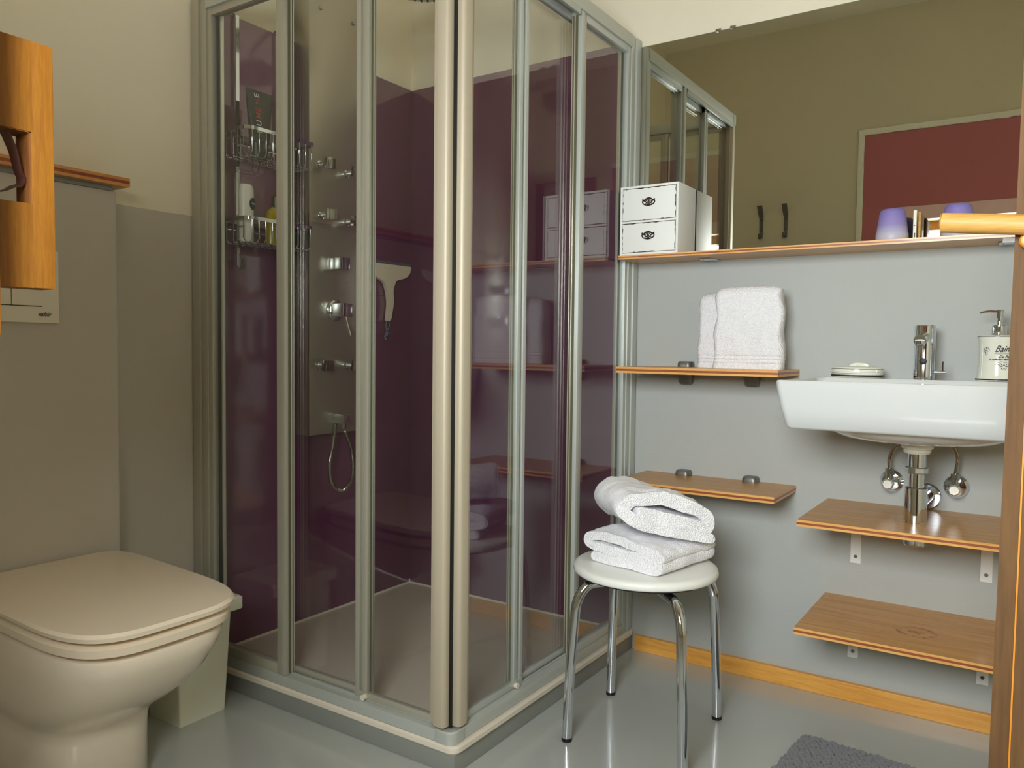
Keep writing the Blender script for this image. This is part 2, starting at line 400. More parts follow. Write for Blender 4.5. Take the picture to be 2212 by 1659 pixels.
# ------------------------------------------------------------------ shower tray
t = thing('shower_tray', 'square white shower tray on a grey plinth under the glass enclosure', 'shower tray', (0.47, -0.465, 0))
bm = BM(); box(bm, 0.0, 0.936, -0.929, 0.0, 0.0, 0.047, 0.003); obj('plinth', bm, m_plinth, t, label='grey plinth of the tray')
bm = BM(); n = 8
rings = [rrect(0.004, 0.940, -0.933, -0.002, 0.020, 0.0465, n), rrect(0.0, 0.945, -0.938, -0.001, 0.025, 0.052, n),
         rrect(0.0, 0.945, -0.938, -0.001, 0.025, 0.062, n), rrect(0.001, 0.940, -0.933, -0.001, 0.022, 0.066, n), rrect(0.0015, 0.900, -0.893, -0.0015, 0.004, 0.0655, n),
         rrect(0.0075, 0.895, -0.888, -0.0075, 0.004, 0.0535, n), rrect(0.009, 0.888, -0.880, -0.009, 0.004, 0.0495, n)]
loft(bm, rings, True, False); obj('rim', bm, m_acryl, t)
bm = BM(); rg = [rrect(0.008, 0.889, -0.881, -0.008, 0.004, 0.0475, n), rrect(0.008, 0.889, -0.881, -0.008, 0.004, 0.0500, n)]
loft(bm, rg); obj('tray_floor', bm, m_trayin, t)

# ------------------------------------------------------------------ shower enclosure
PL = 0.917
enc = thing('shower_enclosure', 'corner shower enclosure with silver frame and sliding glass doors', 'shower enclosure', (0.47, -0.465, 0.066))
def sb(bm, side, s0, s1, n0, n1, z0, z1, bev=0.0015, mi=0):
    if side == 'F': box(bm, s0, s1, -PL+n0, -PL+n1, z0, z1, bev, mi)
    else: box(bm, PL-n1, PL-n0, -s1, -s0, z0, z1, bev, mi)
ZB, ZT = 0.0665, 1.900
for side in 'FR':
    # wall profile
    bm = BM(); sb(bm, side, 0.007, 0.040, -0.018, 0.028, ZB, ZT, 0.002); sb(bm, side, 0.040, 0.048, -0.012, 0.022, ZB, ZT, 0); sb(bm, side, 0.048, 0.070, -0.015, 0.026, ZB, ZT, 0.002)
    obj('wall_profile', bm, m_alu if side == 'F' else m_alug, enc)
    # rails
    bm = BM(); sb(bm, side, 0.070, 0.885, -0.016, 0.034, ZB, 0.094, 0.003); sb(bm, side, 0.070, 0.885, 0.004, 0.010, 0.094, 0.099, 0)
    obj('bottom_rail', bm, m_alug, enc)
    bm = BM(); sb(bm, side, 0.070, 0.885, -0.018, 0.036, 1.862, ZT, 0.003); sb(bm, side, 0.395, 0.885, -0.018, -0.010, 1.846, 1.862, 0.001)
    obj('top_rail', bm, m_alug, enc)
    # fixed light
    bm = BM()
    sb(bm, side, 0.070, 0.088, -0.012, 0.014, 0.094, 1.862); sb(bm, side, 0.350, 0.366, -0.011, 0.016, 0.094, 1.862)
    sb(bm, side, 0.366, 0.386, -0.016, 0.016, 0.094, 1.862, 0.003)
    sb(bm, side, 0.088, 0.350, -0.012, 0.012, 0.094, 0.120); sb(bm, side, 0.088, 0.350, -0.012, 0.012, 1.842, 1.862)
    fx = obj('fixed_panel', bm, m_alug if side == 'R' else m_alu, enc)
    bm = BM(); sb(bm, side, 0.084, 0.354, -0.003, 0.002, 0.110, 1.850, 0); obj('glass_pane', bm, m_glass, fx, 0)
    bm = BM(); sb(bm, side, 0.090, 0.106, 0.004, 0.010, 0.120, 1.842, 0); obj('glass_seal', bm, m_gasket, fx)
    bm = BM(); sb(bm, side, 0.386, 0.389, -0.004, 0.014, 0.100, 1.850, 0, 0); sb(bm, side, 0.3885, 0.3905, 0.002, 0.005, 0.100, 1.850, 0, 1); sb(bm, side, 0.3885, 0.3905, 0.010, 0.012, 0.100, 1.850, 0, 1); obj('seal_strip', bm, [m_seal, m_alul], fx)
    bm = BM(); sb(bm, side, 0.106, 0.112, 0.003, 0.012, 0.120, 1.842, 0.001); obj('bead', bm, m_alul, fx)
    # sliding doors
    for q, (s0, s1, n0) in enumerate(((0.352, 0.650, 0.018), (0.618, 0.905, 0.006))):
        bm = BM(); zb, zt = 0.097, 1.860
        sb(bm, side, s0, s1-0.02, n0-0.004, n0+0.010, zb, zb+0.016, 0.001); sb(bm, side, s0, s1-0.02, n0-0.004, n0+0.010, zt-0.02, zt, 0.001)
        sb(bm, side, s0, s0+0.014, n0-0.003, n0+0.009, zb, zt, 0.001)
        if q == 0:
            sb(bm, side, s1-0.024, s1-0.010, n0-0.008, n0+0.010, zb, zt, 0.001); sb(bm, side, s1-0.010, s1+0.006, n0-0.014, n0+0.012, zb, zt, 0.003)
        dn = obj('sliding_door', bm, m_alug if side == 'R' else m_alu, enc)
        bm = BM(); sb(bm, side, s0+0.010, s1-0.018, n0, n0+0.005, zb+0.012, zt-0.015, 0); obj('glass_pane', bm, m_glass, dn, 0)
        if q == 0:
            bm = BM(); sb(bm, side, s1+0.006, s1+0.008, n0-0.004, n0+0.010, zb, zt, 0, 0); sb(bm, side, s1+0.0075, s1+0.0095, n0, n0+0.003, zb, zt, 0, 1); sb(bm, side, s1+0.0075, s1+0.0095, n0+0.006, n0+0.008, zb, zt, 0, 1); obj('seal_strip', bm, [m_seal, m_alul], dn)
            for zz in (0.102, 1.850):
                bm = BM()
                if side == 'F': lathe(bm, [(0.007, -0.005), (0.007, 0.005)], (s1+0.001, -PL+n0-0.020, zz), axis='Y', n=14)
                else: lathe(bm, [(0.007, -0.005), (0.007, 0.005)], (PL-n0+0.020, -s1-0.001, zz), axis='X', n=14)
                obj('roller', bm, m_acryl, dn)
        else:
            # rounded grip profile at the corner
            bm = BM(); prof = [(0.867, 0.004), (0.867, -0.011), (0.879, -0.013), (0.881, -0.018), (0.903, -0.019), (0.909, -0.015), (0.911, -0.008), (0.911, 0.010), (0.880, 0.014)]
            pp = [(s, -PL+n_) if side == 'F' else (PL-n_, -s) for s, n_ in prof]
            prism(bm, pp, 0.102, 1.856, 'XY')
            obj('grip_profile', bm, m_grip, dn, 50)
bm = BM(); box(bm, 0.9115, 0.9175, -0.9175, -0.9115, 0.100, 1.858); box(bm, 0.900, 0.9110, -0.9110, -0.900, 0.100, 1.858); obj('magnetic_seal', bm, m_black, enc)
for z0, z1, nm in ((ZB, 0.0955, 'corner_joint'), (1.858, 1.902, 'corner_joint')):
    bm = BM(); loft(bm, [rrect(0.872, 0.935, -0.935, -0.872, 0.022, z0, 8), rrect(0.872, 0.935, -0.935, -0.872, 0.022, z1-0.003, 8), rrect(0.875, 0.932, -0.932, -0.875, 0.020, z1, 8)])
    obj(nm, bm, m_alug, enc)

# ------------------------------------------------------------------ shower column
XP = 0.073; YC = -0.452
col = thing('shower_column', 'tall brushed steel shower column with square jets and hanging hose', 'shower column', (0.04, YC, 0.667))
bm = BM(); box(bm, 0.007, XP, -0.568, -0.336, 0.667, 2.20, 0.003); obj('body', bm, m_steel, col)
for y, z in ((-0.533, 1.9975+0.012), (-0.391, 2.010)):
    bm = BM(); lathe(bm, [(0.006, 0), (0.006, 0.003), (0.003, 0.005)], (XP, y+0.012, z), axis='X', n=14); obj('screw', bm, m_chromed, col)
def rotbox(bm, c, h, rx=0, ry=0, rz=0, bev=0.002):
    b2 = bmesh.new(); box(b2, -h[0], h[0], -h[1], h[1], -h[2], h[2], bev)
    merge(bm, b2, 0, Matrix.Translation(c) @ Matrix.Rotation(rz, 4, 'Z') @ Matrix.Rotation(ry, 4, 'Y') @ Matrix.Rotation(rx, 4, 'X'))
for y, z, rx in ((-0.523, 1.524, 0.2), (-0.407, 1.516, 1.2), (-0.517, 1.366, -0.15), (-0.406, 1.359, 0.6), (-0.529, 0.8896, 0.5), (-0.406, 0.888, 1.3)):
    bm = BM(); lathe(bm, [(0.013, 0.0), (0.013, 0.002), (0.009, 0.003), (0.009, 0.034)], (XP, y, z), axis='X', n=20)
    j = obj('jet', bm, m_chrome, col)
    bm = BM(); rotbox(bm, (XP+0.042, y, z), (0.010, 0.017, 0.017), rz=rx*0.6-0.3, ry=0.1)
    jj = obj('jet_head', bm, m_chromed, j)
bm = BM(); box(bm, XP, XP+0.022, -0.484, -0.448, 1.197, 1.235, 0.002); kn = obj('diverter', bm, m_chrome, col)
bm = BM(); box(bm, XP+0.023, XP+0.058, -0.484, -0.448, 1.197, 1.235, 0.002); obj('diverter_knob', bm, m_chrome, kn)
bm = BM(); lathe(bm, [(0.034, 0), (0.034, 0.006), (0.030, 0.009), (0.016, 0.010)], (XP, -0.458, 1.067), axis='X', n=36); mx_ = obj('mixer', bm, m_chrome, col)
bm = BM(); box(bm, XP+0.006, XP+0.062, -0.484, -0.440, 1.046, 1.089, 0.003); obj('mixer_knob', bm, m_chrome, mx_)
bm = BM(); tube(bm, [(XP+0.052, -0.462, 1.046), (XP+0.058, -0.459, 1.020), (XP+0.066, -0.454, 0.985)], 0.0035, 8); obj('mixer_lever', bm, m_chrome, mx_)
bm = BM(); box(bm, XP, XP+0.05, -0.467, -0.437, 0.700, 0.730, 0.002); obj('hose_outlet', bm, m_chrome, col)
bm = BM()
P = cr_spline([(XP+0.03, -0.452, 0.700), (XP+0.03, -0.446, 0.680), (XP+0.025, -0.412, 0.620), (XP+0.02, -0.396, 0.560), (XP+0.02, -0.405, 0.505), (XP+0.02, -0.448, 0.478), (XP+0.02, -0.492, 0.510), (XP+0.02, -0.500, 0.575), (XP+0.015, -0.480, 0.640), (XP+0.005, -0.462, 0.690), (XP+0.004, -0.458, 0.715)], 26)
rings = []
for i, (p, (tt, a, b)) in enumerate(zip(P, frames(P))):
    rad = 0.0062+0.0007*math.cos(i*PI)
    rings.append([p+(a*math.cos(2*PI*q/10)+b*math.sin(2*PI*q/10))*rad for q in range(10)])
loft(bm, rings); lathe(bm, [(0.008, 0), (0.009, 0.018)], (XP+0.03, -0.451, 0.682), n=14); obj('hose', bm, m_chromed, col, 60)
bm = BM(); tube(bm, [(0.06, YC, 2.12), (0.25, YC, 2.12), (0.43, YC, 2.12)], 0.011, 14); tube(bm, [(0.43, YC, 2.125), (0.43, YC, 2.03)], 0.011, 14, smooth=False); obj('head_arm', bm, m_chrome, col)
bm = BM(); lathe(bm, [(0.02, 2.045), (0.10, 2.030), (0.104, 2.026), (0.104, 2.016), (0.098, 2.014)], (0.43, YC, 0), n=48); hd = obj('rain_head', bm, m_chromed, col)
bm = BM()
for r_, k in ((0.02, 6), (0.04, 12), (0.06, 18), (0.08, 24), (0.093, 30)):
    for q in range(k):
        a = 2*PI*q/k; lathe(bm, [(0.003, 2.0145), (0.002, 2.0105)], (0.43+r_*math.cos(a), YC+r_*math.sin(a), 0), n=6)
obj('nozzles', bm, m_gasket, hd)

# ------------------------------------------------------------------ shower caddy
cd = thing('shower_caddy', 'chrome wire caddy with two baskets hanging over the purple panel', 'shower caddy', (0.05, -0.715, 1.18))
for ys in (-0.792, -0.640):
    bm = BM()
    path = [(0.0, 1.884), (0.0, 1.909), (0.012, 1.912), (0.020, 1.904), (0.020, 1.26), (0.022, 1.185), (0.030, 1.174), (0.042, 1.178), (0.050, 1.205)]
    path = path[1:]
    for (xa, za), (xb, zb) in zip(path, path[1:]):
        d = Vector((xb-xa, 0, zb-za)).normalized(); nn = Vector((d.z, 0, -d.x))*0.0012
        loft(bm, [[Vector((xa, ys-0.006, za))+nn, Vector((xa, ys+0.006, za))+nn, Vector((xa, ys+0.006, za))-nn, Vector((xa, ys-0.006, za))-nn],
                  [Vector((xb, ys-0.006, zb))+nn, Vector((xb, ys+0.006, zb))+nn, Vector((xb, ys+0.006, zb))-nn, Vector((xb, ys-0.006, zb))-nn]])
    obj('hanger_strip', bm, m_chrome, cd)
def basket(zt, zb, y0, y1):
    x0, x1 = 0.026, 0.145; r_ = 0.022
    bm = BM()
    # flat top rail, a rounded rectangle band
    o1 = rrect(x0, x1, y0, y1, r_, zt, 6); o2 = rrect(x0+0.003, x1-0.003, y0+0.003, y1-0.003, r_-0.002, zt, 6)
    lo = lambda L, dz: [p+Vector((0, 0, dz)) for p in L]
    loft(bm, [lo(o1, -0.010), o1, o2, lo(o2, -0.010), lo(o1, -0.010)], False, False)
    bk = obj('basket_rail', bm, m_chrome, cd)
    bm = BM(); ny = 10
    for i in range(ny):
        y = y0+0.018+(y1-y0-0.036)*i/(ny-1)
        tube(bm, [(x0+0.003, y, zt-0.008), (x0+0.003, y, zb+0.01), (x0+0.010, y, zb), (x1-0.012, y, zb), (x1-0.003, y, zb+0.012), (x1-0.003, y, zt-0.008)], 0.0016, 6, smooth=False)
    for i in range(4):
        x = x0+0.022+(x1-x0-0.044)*i/3
        tube(bm, [(x, y0+0.003, zt-0.008), (x, y0+0.003, zb+0.012), (x, y0+0.012, zb+0.002), (x, y1-0.012, zb+0.002), (x, y1-0.003, zb+0.012), (x, y1-0.003, zt-0.008)], 0.0016, 6, smooth=False)
    tube(bm, [(x0+0.004, y0+0.004, zt-0.028), (x1-0.02, y0+0.004, zt-0.028)], 0.0016, 6, smooth=False)
    tube(bm, [(x0+0.001, y0+0.004, zt-0.028), (x0+0.001, y1-0.004, zt-0.028)], 0.0016, 6, smooth=False)
    obj('basket_wires', bm, m_chrome, bk, 60)
basket(1.562, 1.482, -0.855, -0.602); basket(1.312, 1.240, -0.856, -0.608)
# things in the caddy
t = thing('cosmetic_tube', 'dark tube standing cap down in the upper caddy basket', 'tube', (0.085, -0.767, 1.486))
bm = BM(); rings = []
for k in range(9):
    f = k/8; z = 1.535+f*0.148; hw = 0.031+(0.048-0.031)*f; hd_ = 0.020*(1-f)**0.7+0.0016
    rings.append([Vector((0.085+hd_*math.copysign(abs(math.sin(a))**0.8, math.sin(a)), -0.767+hw*math.cos(a), z)) for a in [2*PI*j/28 for j in range(28)]])
loft(bm, rings); tb = obj('tube_body', bm, m_black_t, t)
bm = BM(); lathe(bm, [(0.024, 1.486), (0.026, 1.488), (0.029, 1.533), (0.027, 1.536)], (0.085, -0.767, 0), sx=0.7); obj('cap', bm, m_black_t, t)
def tube_face(x, y):   # text runs upward on the face turned to the room
    z = 1.558+x; f = (z-1.535)/0.148; hd_ = 0.020*(1-f)**0.7+0.0016
    return (0.085+hd_*0.96+0.0022, -0.784-y+0.010, z)
bm = BM(); adv = 0.0
for ch, mi in (('L', 1), ('U', 1), ('M', 0), ('E', 0), ('N', 0), ('E', 1)):
    text_bm(ch, 0.024, lambda x, y, a=adv: tube_face(x+a, y), mi=mi, bm=bm, thick=0.0004); adv += 0.0205
obj('lettering', bm, [m_red, m_whitep], tb, 0, label='red and white lettering running up the tube')
t = thing('shampoo_bottle', 'tall white bottle with dark blue round label in the lower caddy basket', 'bottle', (0.095, -0.822, 1.244))
bm = BM(); prof = [(0.019, 1.2445), (0.022, 1.250), (0.0225, 1.30), (0.024, 1.37), (0.023, 1.395), (0.018, 1.406)]
lathe(bm, prof, (0.095, -0.822, 0), sx=0.75, sy=1.0); obj('bottle_body', bm, m_shamp, t)
bm = BM(); c0 = Vector((0.112, -0.813, 1.352)); dv = Vector((0.93, 0.36, 0)).normalized(); tv = Vector((-dv.y, dv.x, 0))
loft(bm, [[c0+dv*k+(tv*math.cos(2*PI*j/24)*0.0105+Vector((0, 0, 1))*math.sin(2*PI*j/24)*0.017) for j in range(24)] for k in (-0.004, 0.0028)])
lb = obj('round_label', bm, m_navy, t, label='dark blue round label')
bm = text_bm('NIVEA', 0.0062, lambda x, y: c0+dv*0.0032+tv*(x-0.0092)+Vector((0, 0, y-0.002)), thick=0.0002); obj('lettering', bm, m_whitep, lb, 0)
t = thing('shower_gel_bottle', 'yellow-green bottle with dark cap in the lower caddy basket', 'bottle', (0.09, -0.712, 1.244))
bm = BM(); lathe(bm, [(0.026, 1.2445), (0.030, 1.250), (0.030, 1.325), (0.026, 1.345), (0.014, 1.356), (0.012, 1.360)], (0.09, -0.712, 0), sx=0.7, sy=1.15); obj('bottle_body', bm, m_yell, t)
bm = BM(); lathe(bm, [(0.014, 1.357), (0.0145, 1.36), (0.0145, 1.388), (0.012, 1.392)], (0.09, -0.712, 0), n=24); obj('cap', bm, m_cap, t)
bm = BM(); box(bm, 0.1125, 0.1145, -0.732, -0.722, 1.262, 1.305, 0); obj('label_strip', bm, m_whitep, t, 0)
t = thing('small_bottle', 'short dark bottle at the right end of the lower caddy basket', 'bottle', (0.085, -0.638, 1.244))
bm = BM(); lathe(bm, [(0.017, 1.2445), (0.019, 1.25), (0.019, 1.288), (0.010, 1.296), (0.010, 1.306), (0.008, 1.308)], (0.085, -0.638, 0), n=24); obj('bottle_body', bm, m_black_t, t)

# ------------------------------------------------------------------ squeegee
SQ = [(-0.252, 1.248), (-0.026, 1.249), (-0.032, 1.226), (-0.055, 1.207), (-0.101, 1.194), (-0.113, 1.182), (-0.123, 1.152), (-0.12, 1.118), (-0.13, 1.068), (-0.137, 1.049), (-0.154, 1.048), (-0.147, 1.1), (-0.15, 1.133), (-0.16, 1.166), (-0.174, 1.184), (-0.203, 1.195), (-0.238, 1.209), (-0.252, 1.219)]
t = thing('squeegee', 'pale plastic squeegee hanging head up in the shower corner', 'squeegee', (0.02, -0.14, 1.05))
bm = BM()
sm = cr_spline([(0, a, b) for a, b in SQ[2:]], 4); poly = [SQ[0], SQ[1]]+[(p.y, p.z) for p in sm]
prism(bm, poly, 0.0095, 0.024, 'YZ', bev=0.003); obj('handle', bm, m_squee, t, 40)
bm = BM(); box(bm, 0.010, 0.020, -0.254, -0.024, 1.2485, 1.2600, 0.002); obj('blade', bm, m_blade, t, label='blue-grey rubber blade')
bm = BM(); tube(bm, [(0.016, -0.143, 1.056), (0.018, -0.138, 1.030), (0.016, -0.150, 1.005), (0.016, -0.155, 0.992)], 0.0018, 6)
tube(bm, [(0.018, -0.147, 1.056), (0.018, -0.156, 1.030), (0.018, -0.152, 1.005), (0.018, -0.156, 0.992)], 0.0018, 6)
tube(bm, [(0.016, -0.158, 0.996), (0.020, -0.150, 1.002), (0.016, -0.150, 0.992), (0.014, -0.158, 0.990), (0.018, -0.156, 0.976)], 0.0030, 6); obj('hanging_cord', bm, m_cord, t, 60)

# ------------------------------------------------------------------ cistern housing, shelf over it, flush plate
BX = 0.10; BY1 = -1.204
t = thing('cistern_housing', 'grey painted boxed-in cistern housing behind the toilet', 'cistern housing', (0.05, -1.7, 0))
bm = BM(); box(bm, 0.001, BX, YF+0.001, BY1, 0, 1.322, 0.008, seg=4); obj('housing', bm, m_grey, t)
pl = thing('flush_plate', 'cream plastic flush plate on the grey housing beside the toilet', 'flush plate', (BX, -1.45, 1.07))
bm = BM(); box(bm, BX, BX+0.010, -1.590, -1.350, 0.996, 1.160, 0.003); obj('plate', bm, m_plate, pl)
bm = BM(); box(bm, BX+0.009, BX+0.0135, -1.4525, -1.389, 1.034, 1.125, 0.001); obj('flush_button', bm, m_plate, pl)
bm = BM(); box(bm, BX+0.009, BX+0.0135, -1.551, -1.4540, 1.034, 1.125, 0.001); obj('flush_button', bm, m_plate, pl)
bm = BM(); box(bm, BX+0.0095, BX+0.0108, -1.5520, -1.388, 1.0322, 1.1268); obj('button_seam', bm, m_seam, pl)
bm = text_bm('valsir', 0.0125, lambda x, y: (BX+0.0108, -1.398+x, 1.0115+y), shear=0.5, thick=0.0003, space=1.05); obj('lettering', bm, m_dark, pl, 0)

def layered_shelf(name, label, x0, x1, y0, y1, z0, z1, cut=None, ydir=False):
    t = thing(name, label, 'shelf', ((x0+x1)/2, (y0+y1)/2, z0))
    h = z1-z0; bm = BM()
    me, md = (1, 2)
    def slab(a, b, mi, ins=0.0):
        b2 = BM(); box(b2, x0+ins, x1-ins, y0+ins, y1, a, b)
        for f in b2.faces: f.material_index = mi
        merge(bm, b2)
    slab(z0, z0+h*0.33, 1); slab(z0+h*0.33, z0+h*0.67, 2); slab(z0+h*0.67, z1, 1)
    for f in bm.faces:
        if abs(f.normal.z) > 0.9 or True:
            f.normal_update()
            if abs(f.normal.z) > 0.9: f.material_index = 0
    ms = [m_shelf, m_edge, m_edged] if not ydir else [m_shelf, m_edge_y, m_edged_y]
    obj('board', bm, ms, t, 0)
    return t
layered_shelf('cistern_shelf', 'narrow layered wood shelf on top of the cistern housing', 0.0, 0.122, YF, -1.184, 1.333, 1.354, ydir=True)
bm = BM(); box(bm, 0.0, 0.096, YF, -1.214, 1.3222, 1.3328); tag(obj('sealing_strip', bm, m_plinth), 'thin grey sealing strip between the cistern housing and its wood shelf', 'strip')

# ------------------------------------------------------------------ toilet
TY = -1.402
to = thing('toilet', 'off-white floor-standing toilet with closed lid beside the shower', 'toilet', (0.35, TY, 0))
def sup(x0, x1, hy, z, e=3.2, n=56, tilt=0.0, xb=0.0):
    cx, hx = (x0+x1)/2, (x1-x0)/2; L = []
    for j in range(n):
        a = 2*PI*j/n; c, s = math.cos(a), math.sin(a)
        ee = e if c > 0 else 7.0
        x = cx+hx*math.copysign(abs(c)**(2/ee), c); y = TY+hy*math.copysign(abs(s)**(2/ee), s)
        L.append(Vector((x, y, z+tilt*(x1-x)/(x1-x0))))
    return L
bm = BM()
prof = [(0.0, 0.402, 0.113, 3.0), (0.006, 0.408, 0.117, 3.0), (0.135, 0.410, 0.117, 3.0), (0.162, 0.416, 0.121, 3.0), (0.182, 0.438, 0.130, 3.0), (0.207, 0.477, 0.145, 3.0), (0.243, 0.528, 0.160, 3.0), (0.288, 0.576, 0.170, 3.1), (0.332, 0.606, 0.176, 3.2), (0.362, 0.619, 0.178, 3.4), (0.371, 0.616, 0.176, 3.4), (0.375, 0.604, 0.168, 3.4)]
loft(bm, [sup(BX+0.002, x1, hy, z, e, tilt=0.016 if z > 0.355 else 0) for z, x1, hy, e in prof]); obj('bowl', bm, m_cerw, to, 50)
bm = BM()
loft(bm, [sup(BX+0.03, x1, hy, z, 3.6, tilt=0.018) for z, x1, hy in ((0.3755, 0.590, 0.154), (0.3805, 0.590, 0.154), (0.381, 0.618, 0.174), (0.3845, 0.629, 0.182), (0.400, 0.632, 0.184), (0.4045, 0.626, 0.179), (0.4055, 0.614, 0.170), (0.406, 0.590, 0.154))]); obj('seat', bm, m_lid, to, 40)
bm = BM(); rings = []
for z, x1, hy, in ((0.4062, 0.590, 0.152), (0.4125, 0.592, 0.154), (0.413, 0.625, 0.178), (0.4155, 0.637, 0.186), (0.424, 0.639, 0.188), (0.430, 0.634, 0.184)):
    rings.append(sup(BX+0.016, x1, hy, z, 3.8, tilt=0.020))
for q in (0.96, 0.8, 0.6, 0.4, 0.2):
    x1, hy = 0.634, 0.184; base = sup(BX+0.016, x1, hy, 0.430, 3.8, tilt=0.020); cx = (BX+0.016+x1)/2
    rings.append([Vector((cx+(p.x-cx)*q, TY+(p.y-TY)*q, p.z*q+(0.430+0.010)*(1-q)+0.006*(1-q*q))) for p in base])
loft(bm, rings); obj('lid', bm, m_lid, to, 40)

# ------------------------------------------------------------------ bin
t = thing('waste_bin', 'small off-white square bin between the toilet and the shower', 'bin', (0.19, -1.07, 0))
bm = BM(); loft(bm, [rrect(0.112, 0.243, -1.140, -1.008, 0.006, 0.0, 4), rrect(0.102, 0.249, -1.150, -0.992, 0.006, 0.262, 4)]); obj('bin_body', bm, m_bin, t)
bm = BM(); loft(bm, [rrect(0.090, 0.262, -1.165, -0.968, 0.008, 0.260, 4), rrect(0.088, 0.264, -1.167, -0.966, 0.008, 0.262, 4), rrect(0.088, 0.264, -1.167, -0.966, 0.008, 0.290, 4), rrect(0.094, 0.258, -1.160, -0.972, 0.008, 0.295, 4)]); obj('bin_lid', bm, m_bin, t)

# ------------------------------------------------------------------ mirror, shelves
mr_ = thing('wall_mirror', 'large frameless mirror standing on the long wall shelf', 'mirror', (1.8, 0, 1.228))
bm = BM(); box(bm, 0.921, XR-0.002, -0.005, 0.0, 1.229, 1.8825, 0.0); obj('glass_backing', bm, m_medge, mr_, 0)
bm = BM(); box(bm, 0.9225, XR-0.004, -0.0062, -0.0048, 1.230, 1.8812, 0.0); obj('mirror_face', bm, m_mirror, mr_, 0)
for x in (1.167, 1.21):
    bm = BM(); box(bm, x, x+0.018, -0.009, 0.0, 1.878, 1.888, 0.002); obj('mirror_clip', bm, m_chrome, mr_)
ls = layered_shelf('wall_shelf', 'long narrow layered wood shelf below the mirror', 0.937, 2.60, -0.1524, 0.0, 1.2167, 1.228)
for x in (1.177, 1.918):
    bm = BM(); box(bm, x-0.022, x+0.022, -0.070, -0.004, 1.2135, 1.2166, 0.001)
    for dx in (-0.012, 0.012): lathe(bm, [(0.004, 1.2135), (0.003, 1.2115)], (x+dx, -0.058, 0), n=12)
    prism(bm, [(x-0.022, -0.070), (x-0.013, -0.078), (x+0.013, -0.078), (x+0.022, -0.070)], 1.2135, 1.2166, 'XY')
    obj('steel_clip', bm, m_chrome, ls)
def clamp(parent, x, zs, th):
    """grey shelf clamp: rounded pad above the board, deeper tapered block under it"""
    bm = BM(); d = 0.040
    loft(bm, [rrect(x-0.022, x+0.022, -d, 0, 0.012, zs, 5), rrect(x-0.022, x+0.022, -d, 0, 0.012, zs+0.010, 5), rrect(x-0.019, x+0.019, -d+0.003, 0, 0.012, zs+0.016, 5)])
    zb = zs-th
    loft(bm, [rrect(x-0.017, x+0.017, -0.030, 0, 0.008, zb-0.034, 5), rrect(x-0.019, x+0.019, -0.034, 0, 0.010, zb-0.030, 5), rrect(x-0.024, x+0.024, -d-0.004, 0, 0.012, zb, 5)])
    obj('clamp', bm, m_clamp, parent, 40)
s2 = layered_shelf('wall_shelf', 'short wood shelf beside the shower carrying two standing white towels', 0.9714, 1.4294, -0.224, 0.0, 0.8838, 0.9012)
for x in (1.103, 1.302): clamp(s2, x, 0.9012, 0.0174)
s3 = layered_shelf('wall_shelf', 'short empty wood shelf right above the folded towels on the stool', 0.9735, 1.4284, -0.224, 0.0, 0.5559, 0.5730)
for x in (1.103, 1.306): clamp(s3, x, 0.5730, 0.0171)
def angle_bracket(parent, x, zs, hang, yl=0.24):
    bm = BM(); w_ = 0.013
    prism(bm, [(-0.003, zs), (-0.003, zs-hang), (0.0, zs-hang), (0.0, zs)], x-w_, x+w_, 'YZ')
    box(bm, x-w_, x+w_, -yl, 0, zs-0.003, zs)
    bk = obj('angle_bracket', bm, m_bracketw, parent, 0)
    bm = BM(); lathe(bm, [(0.005, -0.003), (0.004, -0.006)], (x, 0, zs-hang+0.018), axis='Y', n=14)
    obj('screw', bm, m_chromed, bk)
s4 = layered_shelf('wall_shelf', 'deeper wood shelf under the sink pierced by the drain pipe', 1.514, 2.02, -0.340, 0.0, 0.5310, 0.5470)
s5 = layered_shelf('wall_shelf', 'lowest wood shelf near the floor with a round water stain', 1.514, 2.02, -0.340, 0.0, 0.2680, 0.2843)
for x in (1.590, 1.895): angle_bracket(s4, x, 0.5308, 0.152); angle_bracket(s5, x, 0.2678, 0.150)
# round stain left by a wet pot
m_stain = bpy.data.materials.new('water_stain'); m_stain.use_nodes = True
nt = m_stain.node_tree; b = nt.nodes['Principled BSDF']; b.inputs['Roughness'].default_value = 0.4; b.inputs['Base Color'].default_value = lin((128, 84, 50))
nz = nt.nodes.new('ShaderNodeTexNoise'); nz.inputs['Scale'].default_value = 60; gp = nt.nodes.new('ShaderNodeNewGeometry'); nt.links.new(gp.outputs['Position'], nz.inputs['Vector'])
tr = nt.nodes.new('ShaderNodeBsdfTransparent'); mxs = nt.nodes.new('ShaderNodeMixShader'); cr = nt.nodes.new('ShaderNodeValToRGB')
cr.color_ramp.elements[0].position = 0.42; cr.color_ramp.elements[1].position = 0.62; nt.links.new(nz.outputs['Fac'], cr.inputs[0])
sf = nt.nodes.new('ShaderNodeMath'); sf.operation = 'MULTIPLY'; sf.inputs[1].default_value = 0.32; nt.links.new(cr.outputs[0], sf.inputs[0])
nt.links.new(sf.outputs[0], mxs.inputs[0]); nt.links.new(tr.outputs[0], mxs.inputs[1]); nt.links.new(b.outputs[0], mxs.inputs[2]); nt.links.new(mxs.outputs[0], nt.nodes['Material Output'].inputs[0])
bm = BM(); cc = (1.765, -0.205)
for ri, ro in ((0.034, 0.045), (0.0, 0.018)):
    loft(bm, [[Vector((cc[0]+(r_*(1+0.08*noise.noise(Vector((math.cos(a)*2, math.sin(a)*2, r_)))))*math.cos(a), cc[1]+r_*math.sin(a)*0.9, 0.28445)) for a in [2*PI*j/40 for j in range(40)]] for r_ in (max(ri, 0.002), ro)], False, False)
obj('water_stain', bm, m_stain, s5, 0, label='faint round water stain')

